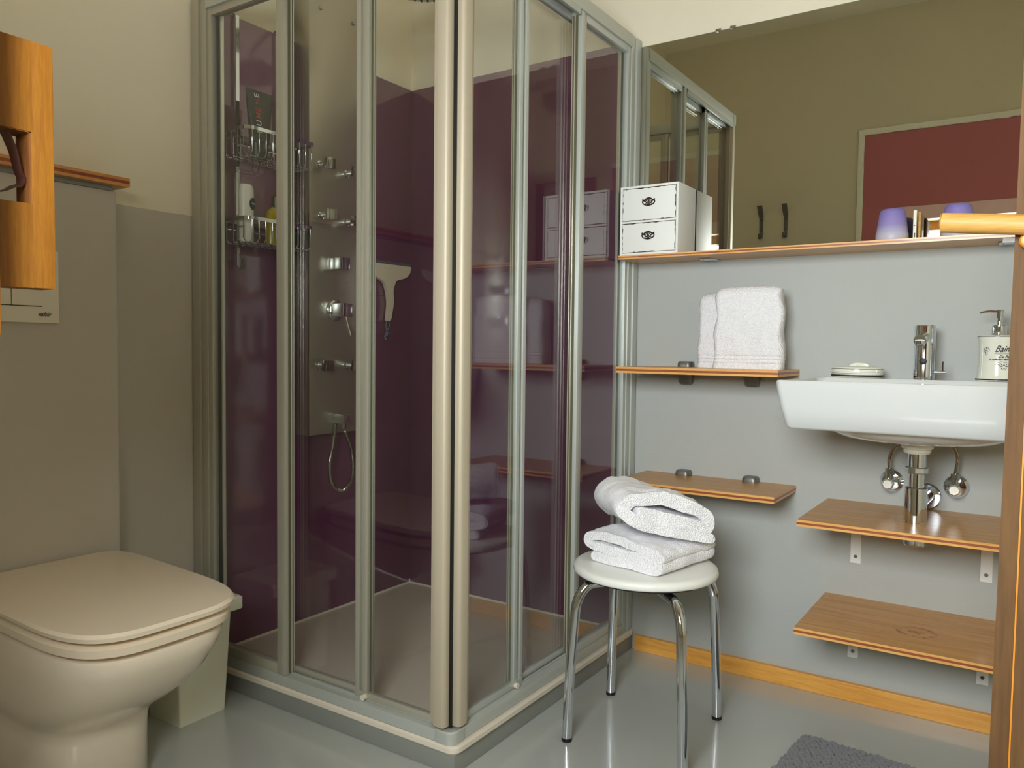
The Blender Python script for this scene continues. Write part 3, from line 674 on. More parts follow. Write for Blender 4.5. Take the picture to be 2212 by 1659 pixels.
# ------------------------------------------------------------------ sink
sk = thing('washbasin', 'white rectangular wall-hung ceramic washbasin', 'sink', (1.755, -0.235, 0.775))
bm = BM(); n = 8; X0, X1 = 1.490, 2.022
R_ = [rrect(X0+0.022, X1-0.022, -0.440, 0.0, 0.012, 0.7745, n), rrect(X0+0.017, X1-0.017, -0.448, 0.0, 0.016, 0.780, n), rrect(X0+0.007, X1-0.007, -0.462, 0.0, 0.018, 0.825, n),
      rrect(X0+0.001, X1-0.001, -0.470, 0.0, 0.016, 0.865, n), rrect(X0, X1, -0.472, 0.0, 0.014, 0.882, n), rrect(X0+0.003, X1-0.003, -0.469, -0.001, 0.012, 0.8855, n),
      rrect(X0+0.022, X1-0.022, -0.452, -0.155, 0.020, 0.8855, n), rrect(X0+0.026, X1-0.026, -0.448, -0.160, 0.024, 0.880, n),
      rrect(X0+0.050, X1-0.050, -0.420, -0.185, 0.050, 0.80, n), rrect(X0+0.10, X1-0.10, -0.38, -0.21, 0.05, 0.783, n)]
loft(bm, R_); obj('basin', bm, m_cer, sk, 40)
bm = BM(); rings = []
for z, ex, ey in ((0.7755, 0.205, 0.195), (0.765, 0.195, 0.185), (0.752, 0.165, 0.155), (0.744, 0.120, 0.110), (0.741, 0.04, 0.04)):
    rings.append([Vector((1.758+ex*math.copysign(abs(math.cos(a))**0.85, math.cos(a)), -0.222+ey*math.copysign(abs(math.sin(a))**0.85, math.sin(a)), z)) for a in [2*PI*j/48 for j in range(48)]])
loft(bm, rings); obj('underside', bm, m_cer, sk, 50)
bm = BM(); lathe(bm, [(0.030, 0.744), (0.036, 0.741), (0.035, 0.725), (0.030, 0.722), (0.030, 0.716), (0.027, 0.712)], (1.753, -0.200, 0)); obj('drain_socket', bm, m_cream, sk)
bm = BM(); lathe(bm, [(0.022, 0.7835), (0.022, 0.787), (0.014, 0.789)], (1.756, -0.29, 0), n=24); obj('drain_plug', bm, m_chrome, sk)
# tap
tp = thing('basin_tap', 'chrome cylinder tap standing on the back of the washbasin', 'tap', (1.750, -0.095, 0.8855))
bm = BM(); lathe(bm, [(0.0235, 0.886), (0.0235, 1.016), (0.0225, 1.0185)], (1.750, -0.095, 0), n=40)
obj('tap_body', bm, m_chrome, tp)
bm = BM(); tube(bm, [(1.750, -0.105, 0.990), (1.7505, -0.150, 0.986), (1.751, -0.205, 0.980)], 0.0135, 22, smooth=True)
lathe(bm, [(0.0105, 0.967), (0.0115, 0.969), (0.0115, 0.980)], (1.751, -0.200, 0), n=24); sp = obj('spout', bm, m_chrome, tp)
bm = BM(); lathe(bm, [(0.0085, 0.9665), (0.0085, 0.9672)], (1.751, -0.200, 0), n=20); obj('aerator', bm, m_gasket, sp)
bm = BM(); lathe(bm, [(0.0085, 0.0), (0.0085, -0.003), (0.006, -0.004)], (1.750, -0.1165, 0.930), axis='Y', n=24); obj('sensor_button', bm, m_black, tp, label='small dark round button on the tap front')
bm = BM(); tube(bm, [(1.772, -0.095, 0.9035), (1.798, -0.095, 0.9035)], (0.005, 0.004), 12, smooth=False); tube(bm, [(1.791, -0.095, 0.9035), (1.791, -0.095, 0.930)], 0.0028, 10, smooth=False); obj('side_lever', bm, m_chrome, tp)
# soap dish
sd = thing('soap_dish', 'round white lidded soap dish with dark rim lines on the washbasin', 'soap dish', (1.595, -0.090, 0.8856))
bm = BM(); lathe(bm, [(0.058, 0.8860), (0.061, 0.888), (0.061, 0.900)], (1.595, -0.090, 0), n=48, sx=1.02, sy=0.86); obj('dish', bm, m_cream, sd)
bm = BM(); lathe(bm, [(0.0615, 0.8885), (0.0618, 0.889), (0.0618, 0.8925), (0.0615, 0.893)], (1.595, -0.090, 0), n=48, sx=1.02, sy=0.86); obj('dark_line', bm, m_dark, sd)
for zz in (0.8958, 0.9072):
    bm = BM(); lathe(bm, [(0.0614, zz), (0.0612, zz+0.0009)], (1.595, -0.090, 0), n=48, sx=1.02, sy=0.86); obj('dark_line', bm, m_dark, sd)
bm = BM(); lathe(bm, [(0.061, 0.9005), (0.0605, 0.907), (0.056, 0.912), (0.040, 0.9145), (0.01, 0.9155)], (1.595, -0.090, 0), n=48, sx=1.02, sy=0.86)
tube(bm, [(1.578, -0.09, 0.914), (1.590, -0.09, 0.919), (1.612, -0.09, 0.9185), (1.622, -0.09, 0.914)], 0.0045, 10); obj('dish_lid', bm, m_cream, sd)
# dispenser
DC = (1.9065, -0.105)
dp = thing('soap_dispenser', 'white ceramic pump soap dispenser with black script lettering on the washbasin', 'soap dispenser', (DC[0], DC[1], 0.8856))
bm = BM(); lathe(bm, [(0.044, 0.886), (0.0455, 0.887), (0.0445, 0.8945), (0.0425, 0.902), (0.0412, 0.93), (0.0412, 0.965), (0.0418, 0.980), (0.0440, 0.9895), (0.0435, 0.9925), (0.03, 0.9945), (0.012, 0.996)], (DC[0], DC[1], 0), n=56); db = obj('ceramic_body', bm, m_cream, dp, 60)
for pf in ([(0.0459, 0.8885), (0.0459, 0.8915)], [(0.0436, 0.8962), (0.0434, 0.8972)], [(0.0442, 0.9893), (0.0442, 0.9903)]):
    bm = BM(); lathe(bm, pf, (DC[0], DC[1], 0), n=56); obj('dark_line', bm, m_dark, dp)
def wrap(x, z):   # x along the surface, centred on the side turned to the camera
    a = -PI/2+(x-0.008)/0.0418; r_ = 0.0422+0.0004*abs(z-0.95)*0
    return (DC[0]+r_*math.cos(a), DC[1]+r_*math.sin(a), z)
bm = BM()
text_bm('Bain', 0.0195, lambda x, y: wrap(x*0.86+0.002, 0.9545+y*1.1), shear=0.5, thick=0.0002, bm=bm)
text_bm('De Paris', 0.0085, lambda x, y: wrap(x+0.010, 0.941+y), shear=0.5, thick=0.0002, bm=bm)
text_bm('La collection depuis', 0.0054, lambda x, y: wrap(x-0.010, 0.9355+y), shear=0.5, thick=0.0002, bm=bm)
def ln(pts, r=0.00035):
    P = cr_spline([(a, b, 0) for a, b in pts], 8); tube(bm, [wrap(p.x, p.y) for p in P], r, 5, smooth=False)
ln([(0.002, 0.9505), (0.040, 0.9505)])
ln([(0.004, 0.932), (0.010, 0.930), (0.016, 0.932), (0.024, 0.930), (0.032, 0.932), (0.038, 0.930)])
for s in (-1, 1):
    c = 0.0215
    ln([(c, 0.926), (c+s*0.004, 0.921), (c+s*0.009, 0.922), (c+s*0.010, 0.926), (c+s*0.006, 0.927), (c+s*0.005, 0.924)], 0.0006)
    ln([(c+s*0.009, 0.922), (c+s*0.014, 0.927), (c+s*0.018, 0.926), (c+s*0.016, 0.924)], 0.0006)
    ln([(c, 0.916), (c+s*0.003, 0.918), (c+s*0.005, 0.916), (c+s*0.002, 0.914), (c, 0.9125)], 0.0005)
for cx_, cz_, r_ in ((-0.0175, 0.961, 0.0035), (-0.012, 0.959, 0.003), (-0.0165, 0.955, 0.003), (-0.0205, 0.957, 0.0025), (-0.014, 0.9635, 0.0025)):
    ln([(cx_+r_*math.cos(a), cz_+r_*math.sin(a)) for a in [0.7*k for k in range(10)]], 0.00035)
ln([(-0.017, 0.955), (-0.018, 0.950), (-0.015, 0.947), (-0.013, 0.950)], 0.0005)
obj('lettering', bm, m_dark, db, 0, label='black script lettering and scrolls')
bm = BM(); lathe(bm, [(0.0150, 0.995), (0.0155, 0.996), (0.0155, 1.016), (0.0145, 1.0175)], (DC[0], DC[1], 0), n=32); lathe(bm, [(0.0055, 1.017), (0.0055, 1.030)], (DC[0], DC[1], 0), n=20)
lathe(bm, [(0.0065, 1.0265), (0.0072, 1.030), (0.0075, 1.045), (0.0090, 1.052), (0.0085, 1.0535)], (DC[0], DC[1], 0), n=28)
tube(bm, [(DC[0]-0.005, DC[1], 1.049), (DC[0]-0.022, DC[1]-0.001, 1.0505), (DC[0]-0.040, DC[1]-0.002, 1.0470)], (0.0032, 0.0022), 10); obj('pump', bm, m_chrome, dp)
# trap
tr_ = thing('bottle_trap', 'chrome drain trap hanging under the washbasin through the shelf', 'drain trap', (1.753, -0.2, 0.49))
PC = (1.753, -0.200)
bm = BM(); lathe(bm, [(0.0205, 0.7115), (0.0205, 0.672)], (PC[0], PC[1], 0), n=32); lathe(bm, [(0.0235, 0.680), (0.0248, 0.678), (0.0248, 0.667), (0.0235, 0.665)], (PC[0], PC[1], 0), n=8); lathe(bm, [(0.0170, 0.668), (0.0170, 0.625)], (PC[0], PC[1], 0), n=32); obj('down_pipe', bm, m_chrome, tr_)
bm = BM(); lathe(bm, [(0.020, 0.632), (0.0245, 0.630), (0.0250, 0.625), (0.0250, 0.550), (0.0256, 0.549), (0.0256, 0.547), (0.0250, 0.546), (0.0235, 0.495), (0.021, 0.491)], (PC[0], PC[1], 0), n=40); obj('trap_cup', bm, m_chrome, tr_)
bm = BM(); tube(bm, [(PC[0]+0.004, PC[1]+0.02, 0.590), (1.757, -0.010, 0.582)], 0.016, 20, smooth=False); obj('wall_pipe', bm, m_chrome, tr_)
bm = BM(); lathe(bm, [(0.017, -0.010), (0.030, -0.009), (0.034, -0.004), (0.034, 0)], (1.757, 0, 0.580), axis='Y', n=36); obj('wall_flange', bm, m_chrome, tr_)
for x, lab, hp in ((1.673, 'chrome wall valve left of the drain trap with a bent hose', [(1.673, -0.045, 0.650), (1.673, -0.048, 0.680), (1.690, -0.07, 0.712), (1.715, -0.09, 0.722), (1.735, -0.11, 0.745)]), (1.823, 'chrome wall valve right of the drain trap with an upright hose', [(1.823, -0.045, 0.650), (1.827, -0.048, 0.690), (1.815, -0.07, 0.730), (1.805, -0.09, 0.762)])):
    v = thing('angle_valve', lab, 'valve', (x, 0, 0.612), 'angle valves under the washbasin')
    bm = BM(); lathe(bm, [(0.008, -0.016), (0.022, -0.013), (0.0290, -0.005), (0.0290, 0)], (x, 0, 0.612), axis='Y', n=40); obj('rosette', bm, m_chrome, v)
    bm = BM(); tube(bm, [(x, -0.010, 0.612), (x, -0.055, 0.612)], 0.008, 16, smooth=False); tube(bm, [(x, -0.045, 0.612), (x, -0.045, 0.640)], 0.007, 16, smooth=False); lathe(bm, [(0.0105, 0.636), (0.0105, 0.650)], (x, -0.045, 0), n=6); obj('valve_body', bm, m_chromed, v)
    bm = BM()
    b2 = [(0.0135, -0.052), (0.0145, -0.054), (0.0140, -0.072), (0.011, -0.075)]
    lathe(bm, b2, (x, 0, 0.612), axis='Y', n=8); obj('valve_knob', bm, m_alul, v)
    bm = BM(); P = cr_spline(hp, 14); rings = []
    for i, (p, (tt, a, b)) in enumerate(zip(P, frames(P))):
        rad = 0.0046+0.0004*(i % 2); rings.append([p+(a*math.cos(2*PI*q/10)+b*math.sin(2*PI*q/10))*rad for q in range(10)])
    loft(bm, rings); obj('braided_hose', bm, m_chromed, v, 70)

# ------------------------------------------------------------------ drawer box
bxx0, bxx1, by0, by1, bz0, bz1 = 0.938, 1.119, -0.145, -0.010, 1.2285, 1.4290
t = thing('mini_drawer_box', 'small distressed white two-drawer box on the shelf end by the shower', 'drawer box', (1.028, -0.08, bz0))
bm = BM(); tk = 0.0065
box(bm, bxx0, bxx0+tk, by0, by1, bz0, bz1, 0.0008); box(bm, bxx1-tk, bxx1, by0, by1, bz0, bz1, 0.0008)
box(bm, bxx0+tk, bxx1-tk, by0, by1, bz0, bz0+tk, 0.0008); box(bm, bxx0+tk, bxx1-tk, by0, by1, bz1-tk, bz1, 0.0008)
zm_ = 1.3245; box(bm, bxx0+tk, bxx1-tk, by0, by1, zm_-0.003, zm_+0.003, 0.0008); box(bm, bxx0+tk, bxx1-tk, by1-0.006, by1-0.001, bz0+tk, bz1-tk)
obj('carcass', bm, m_boxw, t)
def ornament(bm, cx, cz, y):
    def ln(pts, r): tube(bm, [(cx+a*1.15, y, cz+b*1.05) for a, b in pts], r*1.5, 6, k=5)
    for s in (-1, 1):
        ln([(0, 0.0095), (s*0.006, 0.0075), (s*0.012, 0.0035), (s*0.0165, 0.0060)], 0.0014)
        ln([(s*0.0165, 0.0065), (s*0.0155, 0.0030), (s*0.0165, -0.0015), (s*0.013, -0.0070), (s*0.006, -0.0100), (0, -0.0112)], 0.0012)
        ln([(0, 0.002), (s*0.004, -0.0035), (s*0.008, -0.001), (s*0.012, 0.0015), (s*0.015, 0.0018)], 0.0009)
        ln([(s*0.003, 0.006), (s*0.006, 0.002), (s*0.010, 0.001)], 0.0008)
        ln([(s*0.002, -0.009), (s*0.005, -0.0045), (s*0.009, -0.0065)], 0.0008)
    ln([(0, 0.010), (0, 0.004), (0, -0.004), (0, -0.011)], 0.0016)
    lathe(bm, [(0.0032, 0.0), (0.0030, -0.002), (0.001, -0.003)], (cx, y+0.001, cz+0.0005), axis='Y', n=10)
rnd = random.Random(3)
for za, zb in ((zm_+0.0045, bz1-tk-0.0015), (bz0+tk+0.0015, zm_-0.0045)):
    xa, xb = bxx0+tk+0.0015, bxx1-tk-0.0015
    bm = BM(); box(bm, xa, xb, by0+0.0005, by1-0.012, za, zb, 0.001)
    # worn dark patches biting into the painted edge of the drawer front
    for k in range(32):
        edge = rnd.choice('tblr'); L = rnd.uniform(0.006, 0.028); w_ = rnd.uniform(0.0008, 0.0022); s = rnd.uniform(0, 1)
        if edge in 'tb':
            c = xa+L/2+s*(xb-xa-L); z = zb if edge == 't' else za; sg = -1 if edge == 't' else 1
            poly = [(c-L/2, z), (c-L/4, z+sg*w_*0.6), (c, z+sg*w_), (c+L/3, z+sg*w_*0.5), (c+L/2, z)]
        else:
            L *= 0.7; c = za+L/2+s*(zb-za-L); x = xa if edge == 'l' else xb; sg = 1 if edge == 'l' else -1
            poly = [(x, c-L/2), (x+sg*w_*0.7, c-L/5), (x+sg*w_, c+L/6), (x, c+L/2)]
        prism(bm, poly, by0+0.0001, by0+0.0012, 'XZ', mi=1)
    d = obj('drawer', bm, [m_boxw, m_boxd], t)
    bm = BM(); ornament(bm, (xa+xb)/2-0.0005, (za+zb)/2+0.006, by0-0.001); obj('ornate_handle', bm, m_iron, d, 60)
bm = BM(); box(bm, bxx0+tk, bxx1-tk, by0+0.004, by1-0.008, bz0+tk, bz1-tk, 0); obj('dark_inside', bm, m_boxd, t, 0)

# ------------------------------------------------------------------ cups and cards on the shelf
for cx_, lab in ((1.667, 'upside-down frosted lilac tumbler on the shelf, the one in full view'), (1.812, 'upside-down lilac tumbler half hidden behind the round wooden rod')):
    o_ = BM(); lathe(o_, [(0.037, 0.0), (0.0382, 0.002), (0.0378, 0.020), (0.0368, 0.022), (0.0305, 0.070), (0.0285, 0.0775), (0.024, 0.0815), (0.010, 0.083)], (0, 0, 0), n=40)
    ob = obj('tumbler', o_, m_cup, None, 50); ob.location = (cx_, -0.088, 1.2283); tag(ob, lab, 'cup', 'lilac tumblers on the long shelf')
t = thing('card_box', 'slim white card box with a wood strip beside the lilac tumbler', 'card box', (1.726, -0.06, 1.2283))
bm = BM(); box(bm, 1.7150, 1.7225, -0.095, -0.030, 1.2283, 1.3040, 0.001); cb = obj('white_case', bm, m_cardw, t)
bm = BM(); box(bm, 1.7172, 1.7203, -0.0954, -0.0949, 1.2365, 1.2475); obj('faint_print', bm, m_dark, cb, 0)
bm = BM(); box(bm, 1.7178, 1.7196, -0.0954, -0.0949, 1.2645, 1.2670); obj('faint_print', bm, m_dark, cb, 0)
bm = BM(); box(bm, 1.7262, 1.7320, -0.095, -0.030, 1.2283, 1.2990, 0.001); obj('wood_strip', bm, m_rod, t, label='narrow light wood strip')

# ------------------------------------------------------------------ hooks on the front wall (seen in the mirror)
for k, x in enumerate((0.612, 0.751)):
    t = thing('coat_hook', ('left' if k == 0 else 'right')+' of the two grey metal wall hooks seen in the mirror', 'hook', (x, YF, 1.69), 'coat hooks on the front wall')
    bm = BM()
    def strip(pts, w0, w1):
        n_ = len(pts)
        rings = []
        for i, (d, z) in enumerate(pts):
            a = pts[max(0, i-1)]; b = pts[min(n_-1, i+1)]; tv_ = Vector((0, b[0]-a[0], b[1]-a[1])).normalized(); nn = Vector((0, -tv_.z, tv_.y))*0.0013
            w_ = w0+(w1-w0)*i/(n_-1); c = Vector((x, YF+d, z))
            rings.append([c+nn+Vector((w_, 0, 0)), c+nn-Vector((w_, 0, 0)), c-nn-Vector((w_, 0, 0)), c-nn+Vector((w_, 0, 0))])
        loft(bm, rings)
    strip([(0.002, 1.64), (0.002, 1.722), (0.010, 1.735), (0.045, 1.790)], 0.010, 0.015)
    strip([(0.002, 1.64), (0.006, 1.612), (0.018, 1.603), (0.030, 1.611), (0.033, 1.632)], 0.010, 0.010)
    hk = obj('hook_plate', bm, m_clamp, t, 40)
    for z in (1.712, 1.652):
        bm = BM(); lathe(bm, [(0.004, 0.003), (0.003, 0.006)], (x, YF, z), axis='Y', n=12); obj('screw', bm, m_dark, hk)

# ------------------------------------------------------------------ towels
def ribbon(path, th, k=10):
    P = cr_spline([(a, b, 0) for a, b in path], k); L, Rr = [], []
    fr = []
    for i in range(len(P)):
        t_ = (P[min(i+1, len(P)-1)]-P[max(i-1, 0)]).normalized(); fr.append((t_, Vector((-t_.y, t_.x, 0))))
    for p, (t_, n_) in zip(P, fr): L.append(p+n_*th/2); Rr.append(p-n_*th/2)
    cap = lambda p, t_, n_, s: [p+(n_*math.cos(a)*s+t_*math.sin(a)*s)*th/2 for a in (PI/6, PI/3, PI/2, 2*PI/3, 5*PI/6)]
    e1 = cap(P[-1], fr[-1][0], fr[-1][1], 1); e0 = cap(P[0], -fr[0][0], -fr[0][1], 1)
    return L+e1+Rr[::-1]+e0, len(L)
def towel_fold(name, label, path, th, depth, place, rz, amp=0.004, seed=0, cat='towel', nseg=34, bulge=0.0, shear=0.0):
    poly, nl = ribbon(path, th); cxp = sum(p.x for p in poly)/len(poly)
    bm = BM(); rings = []
    for i in range(nseg+1):
        f = i/nseg; e = min(f, 1-f)*depth
        ins = 0.007*(1-min(1, e/0.010))**2
        ring = []
        nn = len(poly)
        for j, p in enumerate(poly):
            a = poly[j-1]; b = poly[(j+1) % nn]; t_ = (b-a); n_ = Vector((t_.y, -t_.x, 0)); n_ = n_.normalized() if n_.length > 1e-9 else Vector((0, 0, 0))
            q = p-n_*ins*0.0+Vector((0, 0, 0))
            sc_ = 1-ins*2.0
            q = Vector((cxp+(p.x-cxp)*sc_, p.y-shear*p.x, 0))
            y = (f-0.5)*depth
            v = Vector((q.x+seed*3, y, q.y)); d1 = noise.noise(v*14)*amp*1.6+noise.noise(v*38)*amp*0.7
            d2 = noise.noise(v*16+Vector((5, 3, 1)))*amp
            sl = 1+bulge*math.sin(PI*f)
            ring.append(Vector((q.x+d2, y+noise.noise(v*20)*amp*0.9, q.y*sl+d1*(0.3 if p.y < 0.012 else 1))))
        rings.append(ring)
    R_ = loft(bm, rings, False, False)
    nn = len(poly)
    for ring, flip in ((R_[0], 0), (R_[-1], 1)):      # close each end layer by layer, following the fold
        for i in range(nl-1):
            q = (ring[i], ring[i+1], ring[nl+5+nl-2-i], ring[nl+5+nl-1-i]); bm.faces.new(q[::-1] if flip else q)
        for a in ([ring[nl-1+k] for k in range(7)], [ring[(2*nl+4+k) % nn] for k in range(7)]): bm.faces.new(a[::-1] if flip else a)
    mz = min(v.co.z for v in bm.verts)
    rot = Matrix.Rotation(rz, 4, 'Z')
    for v in bm.verts: v.co.z -= mz
    o = obj(name, bm, m_towel, None, 70); o.location = place; o.rotation_euler = (0, 0, rz)
    tag(o, label, cat, 'folded towels on the stool'); return o
# lower towel: three layers, opening towards the near left
lowp = [(-0.088, 0.011), (0.0, 0.0115), (0.085, 0.012), (0.104, 0.021), (0.088, 0.0315), (0.0, 0.034), (-0.088, 0.036), (-0.114, 0.049), (-0.094, 0.063), (-0.020, 0.065), (0.060, 0.054), (0.106, 0.042)]
uppp = [(0.114, 0.014), (0.030, 0.016), (-0.066, 0.026), (-0.106, 0.050), (-0.086, 0.080), (-0.022, 0.090), (0.048, 0.082), (0.098, 0.068), (0.112, 0.046), (0.090, 0.036), (0.020, 0.044), (-0.062, 0.053)]
SEAT = (1.197, -0.505)
towel_fold('folded_towel', 'white terry towel folded flat on the stool seat, the lower one', lowp, 0.0225, 0.215, (1.200, -0.485, 0.4290), math.radians(-12), 0.0045, 1)
towel_fold('folded_towel', 'white terry towel folded in a loose roll, on top of the other on the stool', uppp, 0.030, 0.19, (1.204, -0.494, 0.4930), math.radians(45), 0.006, 4, shear=0.14)
def standing_towel(label, x0, x1, y0, y1, z0, h, seed, taper=0.006):
    """folded towel stood on its edge: a thick slab, fold on top, woven hem bands near the bottom"""
    bm = BM(); nx, nz = 40, 110; ym = (y0+y1)/2; hy = (y1-y0)/2
    prof = []
    for i in range(nz+1):
        f = i/nz; z = f*h
        r_ = 1.0
        if h-z < hy: r_ = math.sqrt(max(0, 1-((hy-(h-z))/hy)**2))
        g = 0.0
        for zc in (0.014, 0.024, 0.034): g += math.exp(-((z-zc)/0.0026)**2)*0.0042
        prof.append((z, hy*r_*(1-0.10*f)-g))
    rings = []
    for i in range(nx+1):
        f = i/nx; e = min(f, 1-f)*(x1-x0); edge = 1-0.35*(1-min(1, e/0.012))**2
        ring = []
        for s in (-1, 1):
            for z, hw in (prof if s < 0 else prof[::-1]):
                tp_ = taper*(z/h); x = x0+tp_+(x1-x0-2*tp_)*f
                crn = 0.010*max(0, (z/h-0.86)/0.14)**2*(abs(2*f-1)**6)
                y = ym+s*max(hw, 0.001)*edge
                v = Vector((x, y*2, z)); d = noise.noise(v*16+Vector((seed, 0, 0)))*0.0035+noise.noise(v*45)*0.0012
                lay = 0.0025*math.sin(z*60+seed) if e < 0.004 else 0
                ring.append(Vector((x+noise.noise(Vector((seed, s, z*18)))*0.003+lay, y+d*min(1, z/0.01), z0+z-crn+noise.noise(Vector((x*14, seed, 1)))*0.003*(z/h))))
        rings.append(ring)
    loft(bm, rings); o = obj('standing_towel', bm, m_towel, None, 70)
    tag(o, label, 'towel', 'standing towels on the shelf'); return o
standing_towel('white hand towel on the shelf, left one partly behind the other', 1.158, 1.330, -0.085, -0.020, 0.9014, 0.216, 1.0)
standing_towel('white hand towel stood on the shelf, front right one', 1.229, 1.417, -0.150, -0.092, 0.9014, 0.226, 5.0)

# ------------------------------------------------------------------ stool
ZS = 0.429
st = thing('stool', 'round white vinyl stool with four bent chrome legs', 'stool', (SEAT[0], SEAT[1], 0))
bm = BM(); rings = []; nn = 96
for r_, z in ((0.167, 0.406), (0.172, 0.4070), (0.1745, 0.4105), (0.1752, 0.417), (0.1738, 0.4225), (0.169, 0.4260), (0.160, 0.4277), (0.12, 0.4285), (0.06, 0.4285)):
    ring = []
    for j in range(nn):
        a = 2*PI*j/nn; wr = 0.0
        if z < 0.418 and r_ > 0.165: wr = 0.0016*max(0, math.sin(a*23+1.5*math.sin(a*5)))**3*(1 if math.sin(a*2.3+0.5) > -0.2 else 0.3)
        ring.append(Vector((SEAT[0]+(r_+wr)*math.cos(a), SEAT[1]+(r_+wr)*math.sin(a), z)))
    rings.append(ring)
loft(bm, rings); obj('seat', bm, m_vinyl, st, 50)
bm = BM(); lathe(bm, [(0.158, 0.400), (0.162, 0.4015), (0.162, 0.4062)], (SEAT[0], SEAT[1], 0), n=64); obj('seat_base', bm, m_black, st, label='thin black base plate under the seat')
feet = [(1.0622, -0.6457), (1.0335, -0.3505), (1.3243, -0.3245), (1.3624, -0.6596)]
fc = Vector((1.1965, -0.495, 0))
for fx_, fy_ in feet:
    f = Vector((fx_, fy_, 0)); tc_ = Vector((SEAT[0], SEAT[1], 0)); d = (f-tc_); L = d.length; dn_ = d.normalized()
    top = lambda r_, z: tc_+dn_*r_+Vector((0, 0, z))
    pts = [f+Vector((0, 0, 0.006)), f*0.5+(tc_+dn_*(L-0.012))*0.5+Vector((0, 0, 0.16)), top(L-0.016, 0.300), top(L-0.020, 0.335), top(L-0.032, 0.362), top(L-0.052, 0.381), top(L-0.085, 0.3855), top(0.03, 0.3855)]
    bm = BM(); tube(bm, pts, 0.0120, 18, k=8); lg = obj('leg', bm, m_chrome, st, 60)
    bm = BM(); lathe(bm, [(0.0115, 0.0), (0.0127, 0.001), (0.0127, 0.009)], (fx_, fy_, 0), n=20); obj('foot_cap', bm, m_black, lg)

# ------------------------------------------------------------------ bath mat
bmx = BM(); ang = math.radians(-5); o0 = Vector((1.534, -0.300, 0)); ux = Vector((math.cos(ang), math.sin(ang), 0)); uy = Vector((math.sin(ang), -math.cos(ang), 0))
LX, LY, rc = 0.60, 0.42, 0.035
rng = random.Random(11); base = bmesh.new(); bmesh.ops.create_icosphere(base, subdivisions=1, radius=1.0)
bv = [v.co.copy() for v in base.verts]; bf = [[v.index for v in f.verts] for f in base.faces]; base.free()
row = 0; y = 0.006
while y < LY:
    x = 0.006+(row % 2)*0.006
    while x < LX:
        dx = min(x, LX-x); dy = min(y, LY-y)
        if not (dx < rc and dy < rc and (rc-dx)**2+(rc-dy)**2 > rc*rc):
            edge = min(dx, dy); h = 0.009+0.005*min(1, edge/0.02); h += rng.uniform(-0.0015, 0.002); c = o0+ux*(x+rng.uniform(-.002, .002))+uy*(y+rng.uniform(-.0015, .0015))
            rz = ang+rng.uniform(-0.5, 0.5)+PI/2*(0.15); cs, sn = math.cos(rz), math.sin(rz); a, b, hh = 0.0082, 0.0050, 0.0075
            vs = []
            for v in bv:
                lx, ly = v.x*a, v.y*b
                vs.append(bmx.verts.new((c.x+lx*cs-ly*sn, c.y+lx*sn+ly*cs, h-0.004+v.z*hh+0.003)))
            for f in bf: bmx.faces.new([vs[i] for i in f])
        x += 0.0128
    y += 0.0092; row += 1
pm = [o0+ux*p.x+uy*p.y for p in rrect(0, LX, 0, LY, rc, 0, 6)]
loft(bmx, [[p+Vector((0, 0, 0.0005)) for p in pm], [p+Vector((0, 0, 0.006)) for p in pm]])
tag(obj('bath_mat', bmx, m_mat, None, 70), 'dark grey chenille bath mat on the grey floor', 'bath mat')

# ------------------------------------------------------------------ open wooden shutter at the left, with slotted latch board and strap
sh = thing('window_shutter', 'orange pine shutter board with a square slot at the left edge', 'shutter', (1.13, -2.16, 0.957))
bm = BM()
ya, yb, xa, xb = -1.990, -1.8775, 1.120, 1.150
# latch board with a square opening, front face at X = xb
yo0, yo1, zo0, zo1 = -1.955, -1.8995, 1.088, 1.1585
Z0, Z1 = 1.005, 1.247
box(bm, xa, xb, yo1, yb, Z0, Z1, 0.0015); box(bm, xa, xb, ya, yo0, Z0, Z1, 0.0015)
box(bm, xa, xb, yo0-0.001, yo1+0.001, Z0, zo0, 0.0); box(bm, xa, xb, yo0-0.001, yo1+0.001, zo1, Z1, 0.0)
lb_ = obj('slotted_board', bm, m_orange, sh)
bm = BM(); box(bm, xa+0.001, xb-0.0008, yo1-0.0012, yo1+0.0002, zo0, zo1); box(bm, xa+0.001, xb-0.0008, yo0, yo1, zo1-0.0010, zo1+0.0002); obj('raw_cut_edge', bm, m_raw, lb_, 0, label='rough darker cut edge inside the slot')
bm = BM(); box(bm, 1.151, 1.178, YF+0.004, -1.9415, 0.957, 1.46, 0.002); obj('shutter_leaf', bm, m_orange, sh)
bm = BM(); SP = [(-1.935, 1.172), (-1.925, 1.160), (-1.919, 1.1567), (-1.9141, 1.1465), (-1.9108, 1.1382), (-1.9085, 1.128), (-1.9060, 1.1180), (-1.9026, 1.1120), (-1.9062, 1.1062), (-1.9122, 1.1039), (-1.9210, 1.0985), (-1.935, 1.094)]
P = cr_spline([(1.138, a, b) for a, b in SP], 4); rings = []
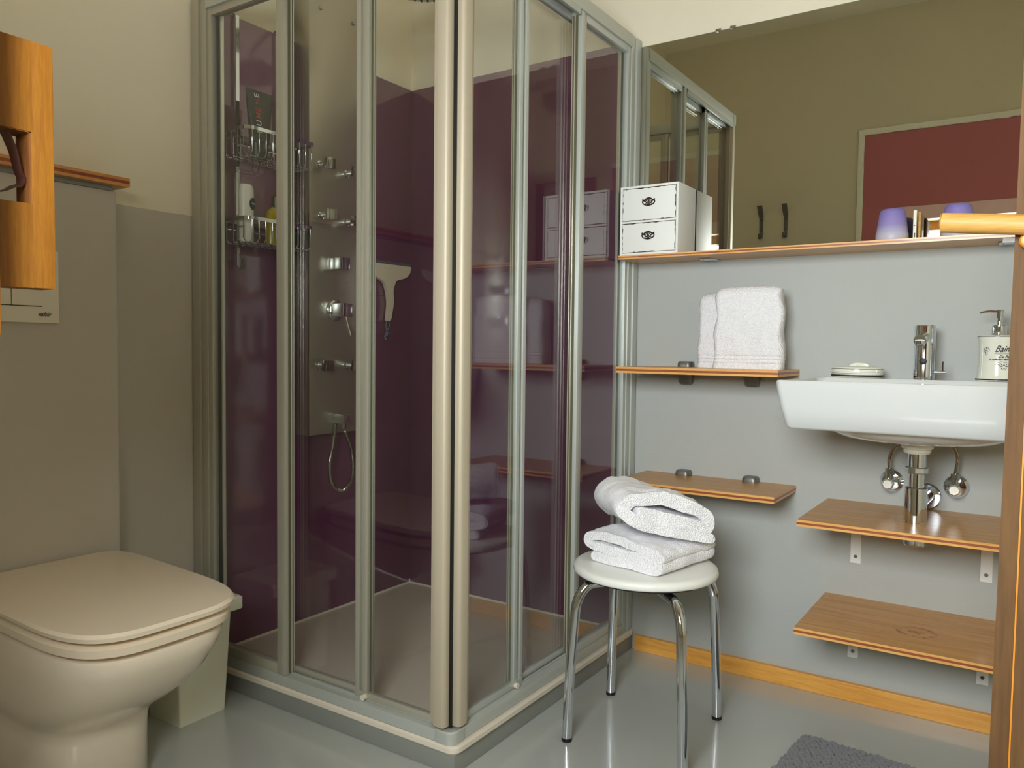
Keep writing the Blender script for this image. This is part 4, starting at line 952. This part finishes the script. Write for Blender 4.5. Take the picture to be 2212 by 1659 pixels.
for i, p in enumerate(P):
    f = i/(len(P)-1); tw = 0.5+2.2*f; t_ = (P[min(i+1, len(P)-1)]-P[max(i-1, 0)]).normalized(); nn_ = Vector((0, -t_.z, t_.y)); w_ = (nn_*math.cos(tw*0.6)+Vector((1, 0, 0))*math.sin(tw*0.6))*0.0042; hgt = t_.cross(w_).normalized()*0.0007
    rings.append([p+w_+hgt, p-w_+hgt, p-w_-hgt, p+w_-hgt])
loft(bm, rings); obj('leather_strap', bm, m_strap, lb_, 60, label='dark brown twisted leather strap')

# ------------------------------------------------------------------ wooden post with a round rod at the right
ps = thing('wooden_rack_post', 'tall brown wooden post with a round light rod at the right edge', 'post', (2.0, -1.2, 0))
bm = BM()
L0 = [Vector((1.9516, -1.2, 0.0)), Vector((1.9736, -1.2, 0.0))]
def lean(z): return 1.9480+0.0105*(z/1.0902)   # the free edge leans a little
rings = [[Vector((lean(z), -1.200, z)), Vector((1.9690+0.006*z, -1.200, z)), Vector((1.9690+0.006*z, -1.150, z)), Vector((lean(z), -1.150, z))] for z in (0, 0.3, 0.6, 0.9, 1.2, 1.300)]
loft(bm, rings); obj('post', bm, m_post, ps, 0)
bm = BM(); loft(bm, [[Vector((1.9693+0.006*z, -1.2035, z)), Vector((1.9712+0.006*z, -1.2035, z)), Vector((1.9712+0.006*z, -1.152, z)), Vector((1.9693+0.006*z, -1.152, z))] for z in (0, 1.298)]); obj('edge_strip', bm, m_posto, ps, 0, label='thin bright orange edge strip')
bm = BM(); loft(bm, [[Vector((1.9714+0.006*z, -1.203, z)), Vector((2.045, -1.203, z)), Vector((2.045, -1.150, z)), Vector((1.9714+0.006*z, -1.150, z))] for z in (0, 1.300)]); obj('side_board', bm, m_post, ps, 0)
bm = BM(); tube(bm, [(1.884, -1.215, 1.1060), (1.887, -1.215, 1.1058), (2.03, -1.215, 1.0910)], 0.0118, 24, smooth=False)
lathe(bm, [(0.0112, 0.0), (0.0095, -0.0018), (0.004, -0.0025)], (1.884, -1.215, 1.1060), axis='X', n=24); obj('round_rod', bm, m_rod, ps, 50)
bm = BM(); lathe(bm, [(0.009, 0.0), (0.009, -0.008), (0.007, -0.011), (0.003, -0.012)], (1.972, -1.2035, 1.080), axis='Y', n=20); obj('peg', bm, m_posto, ps)
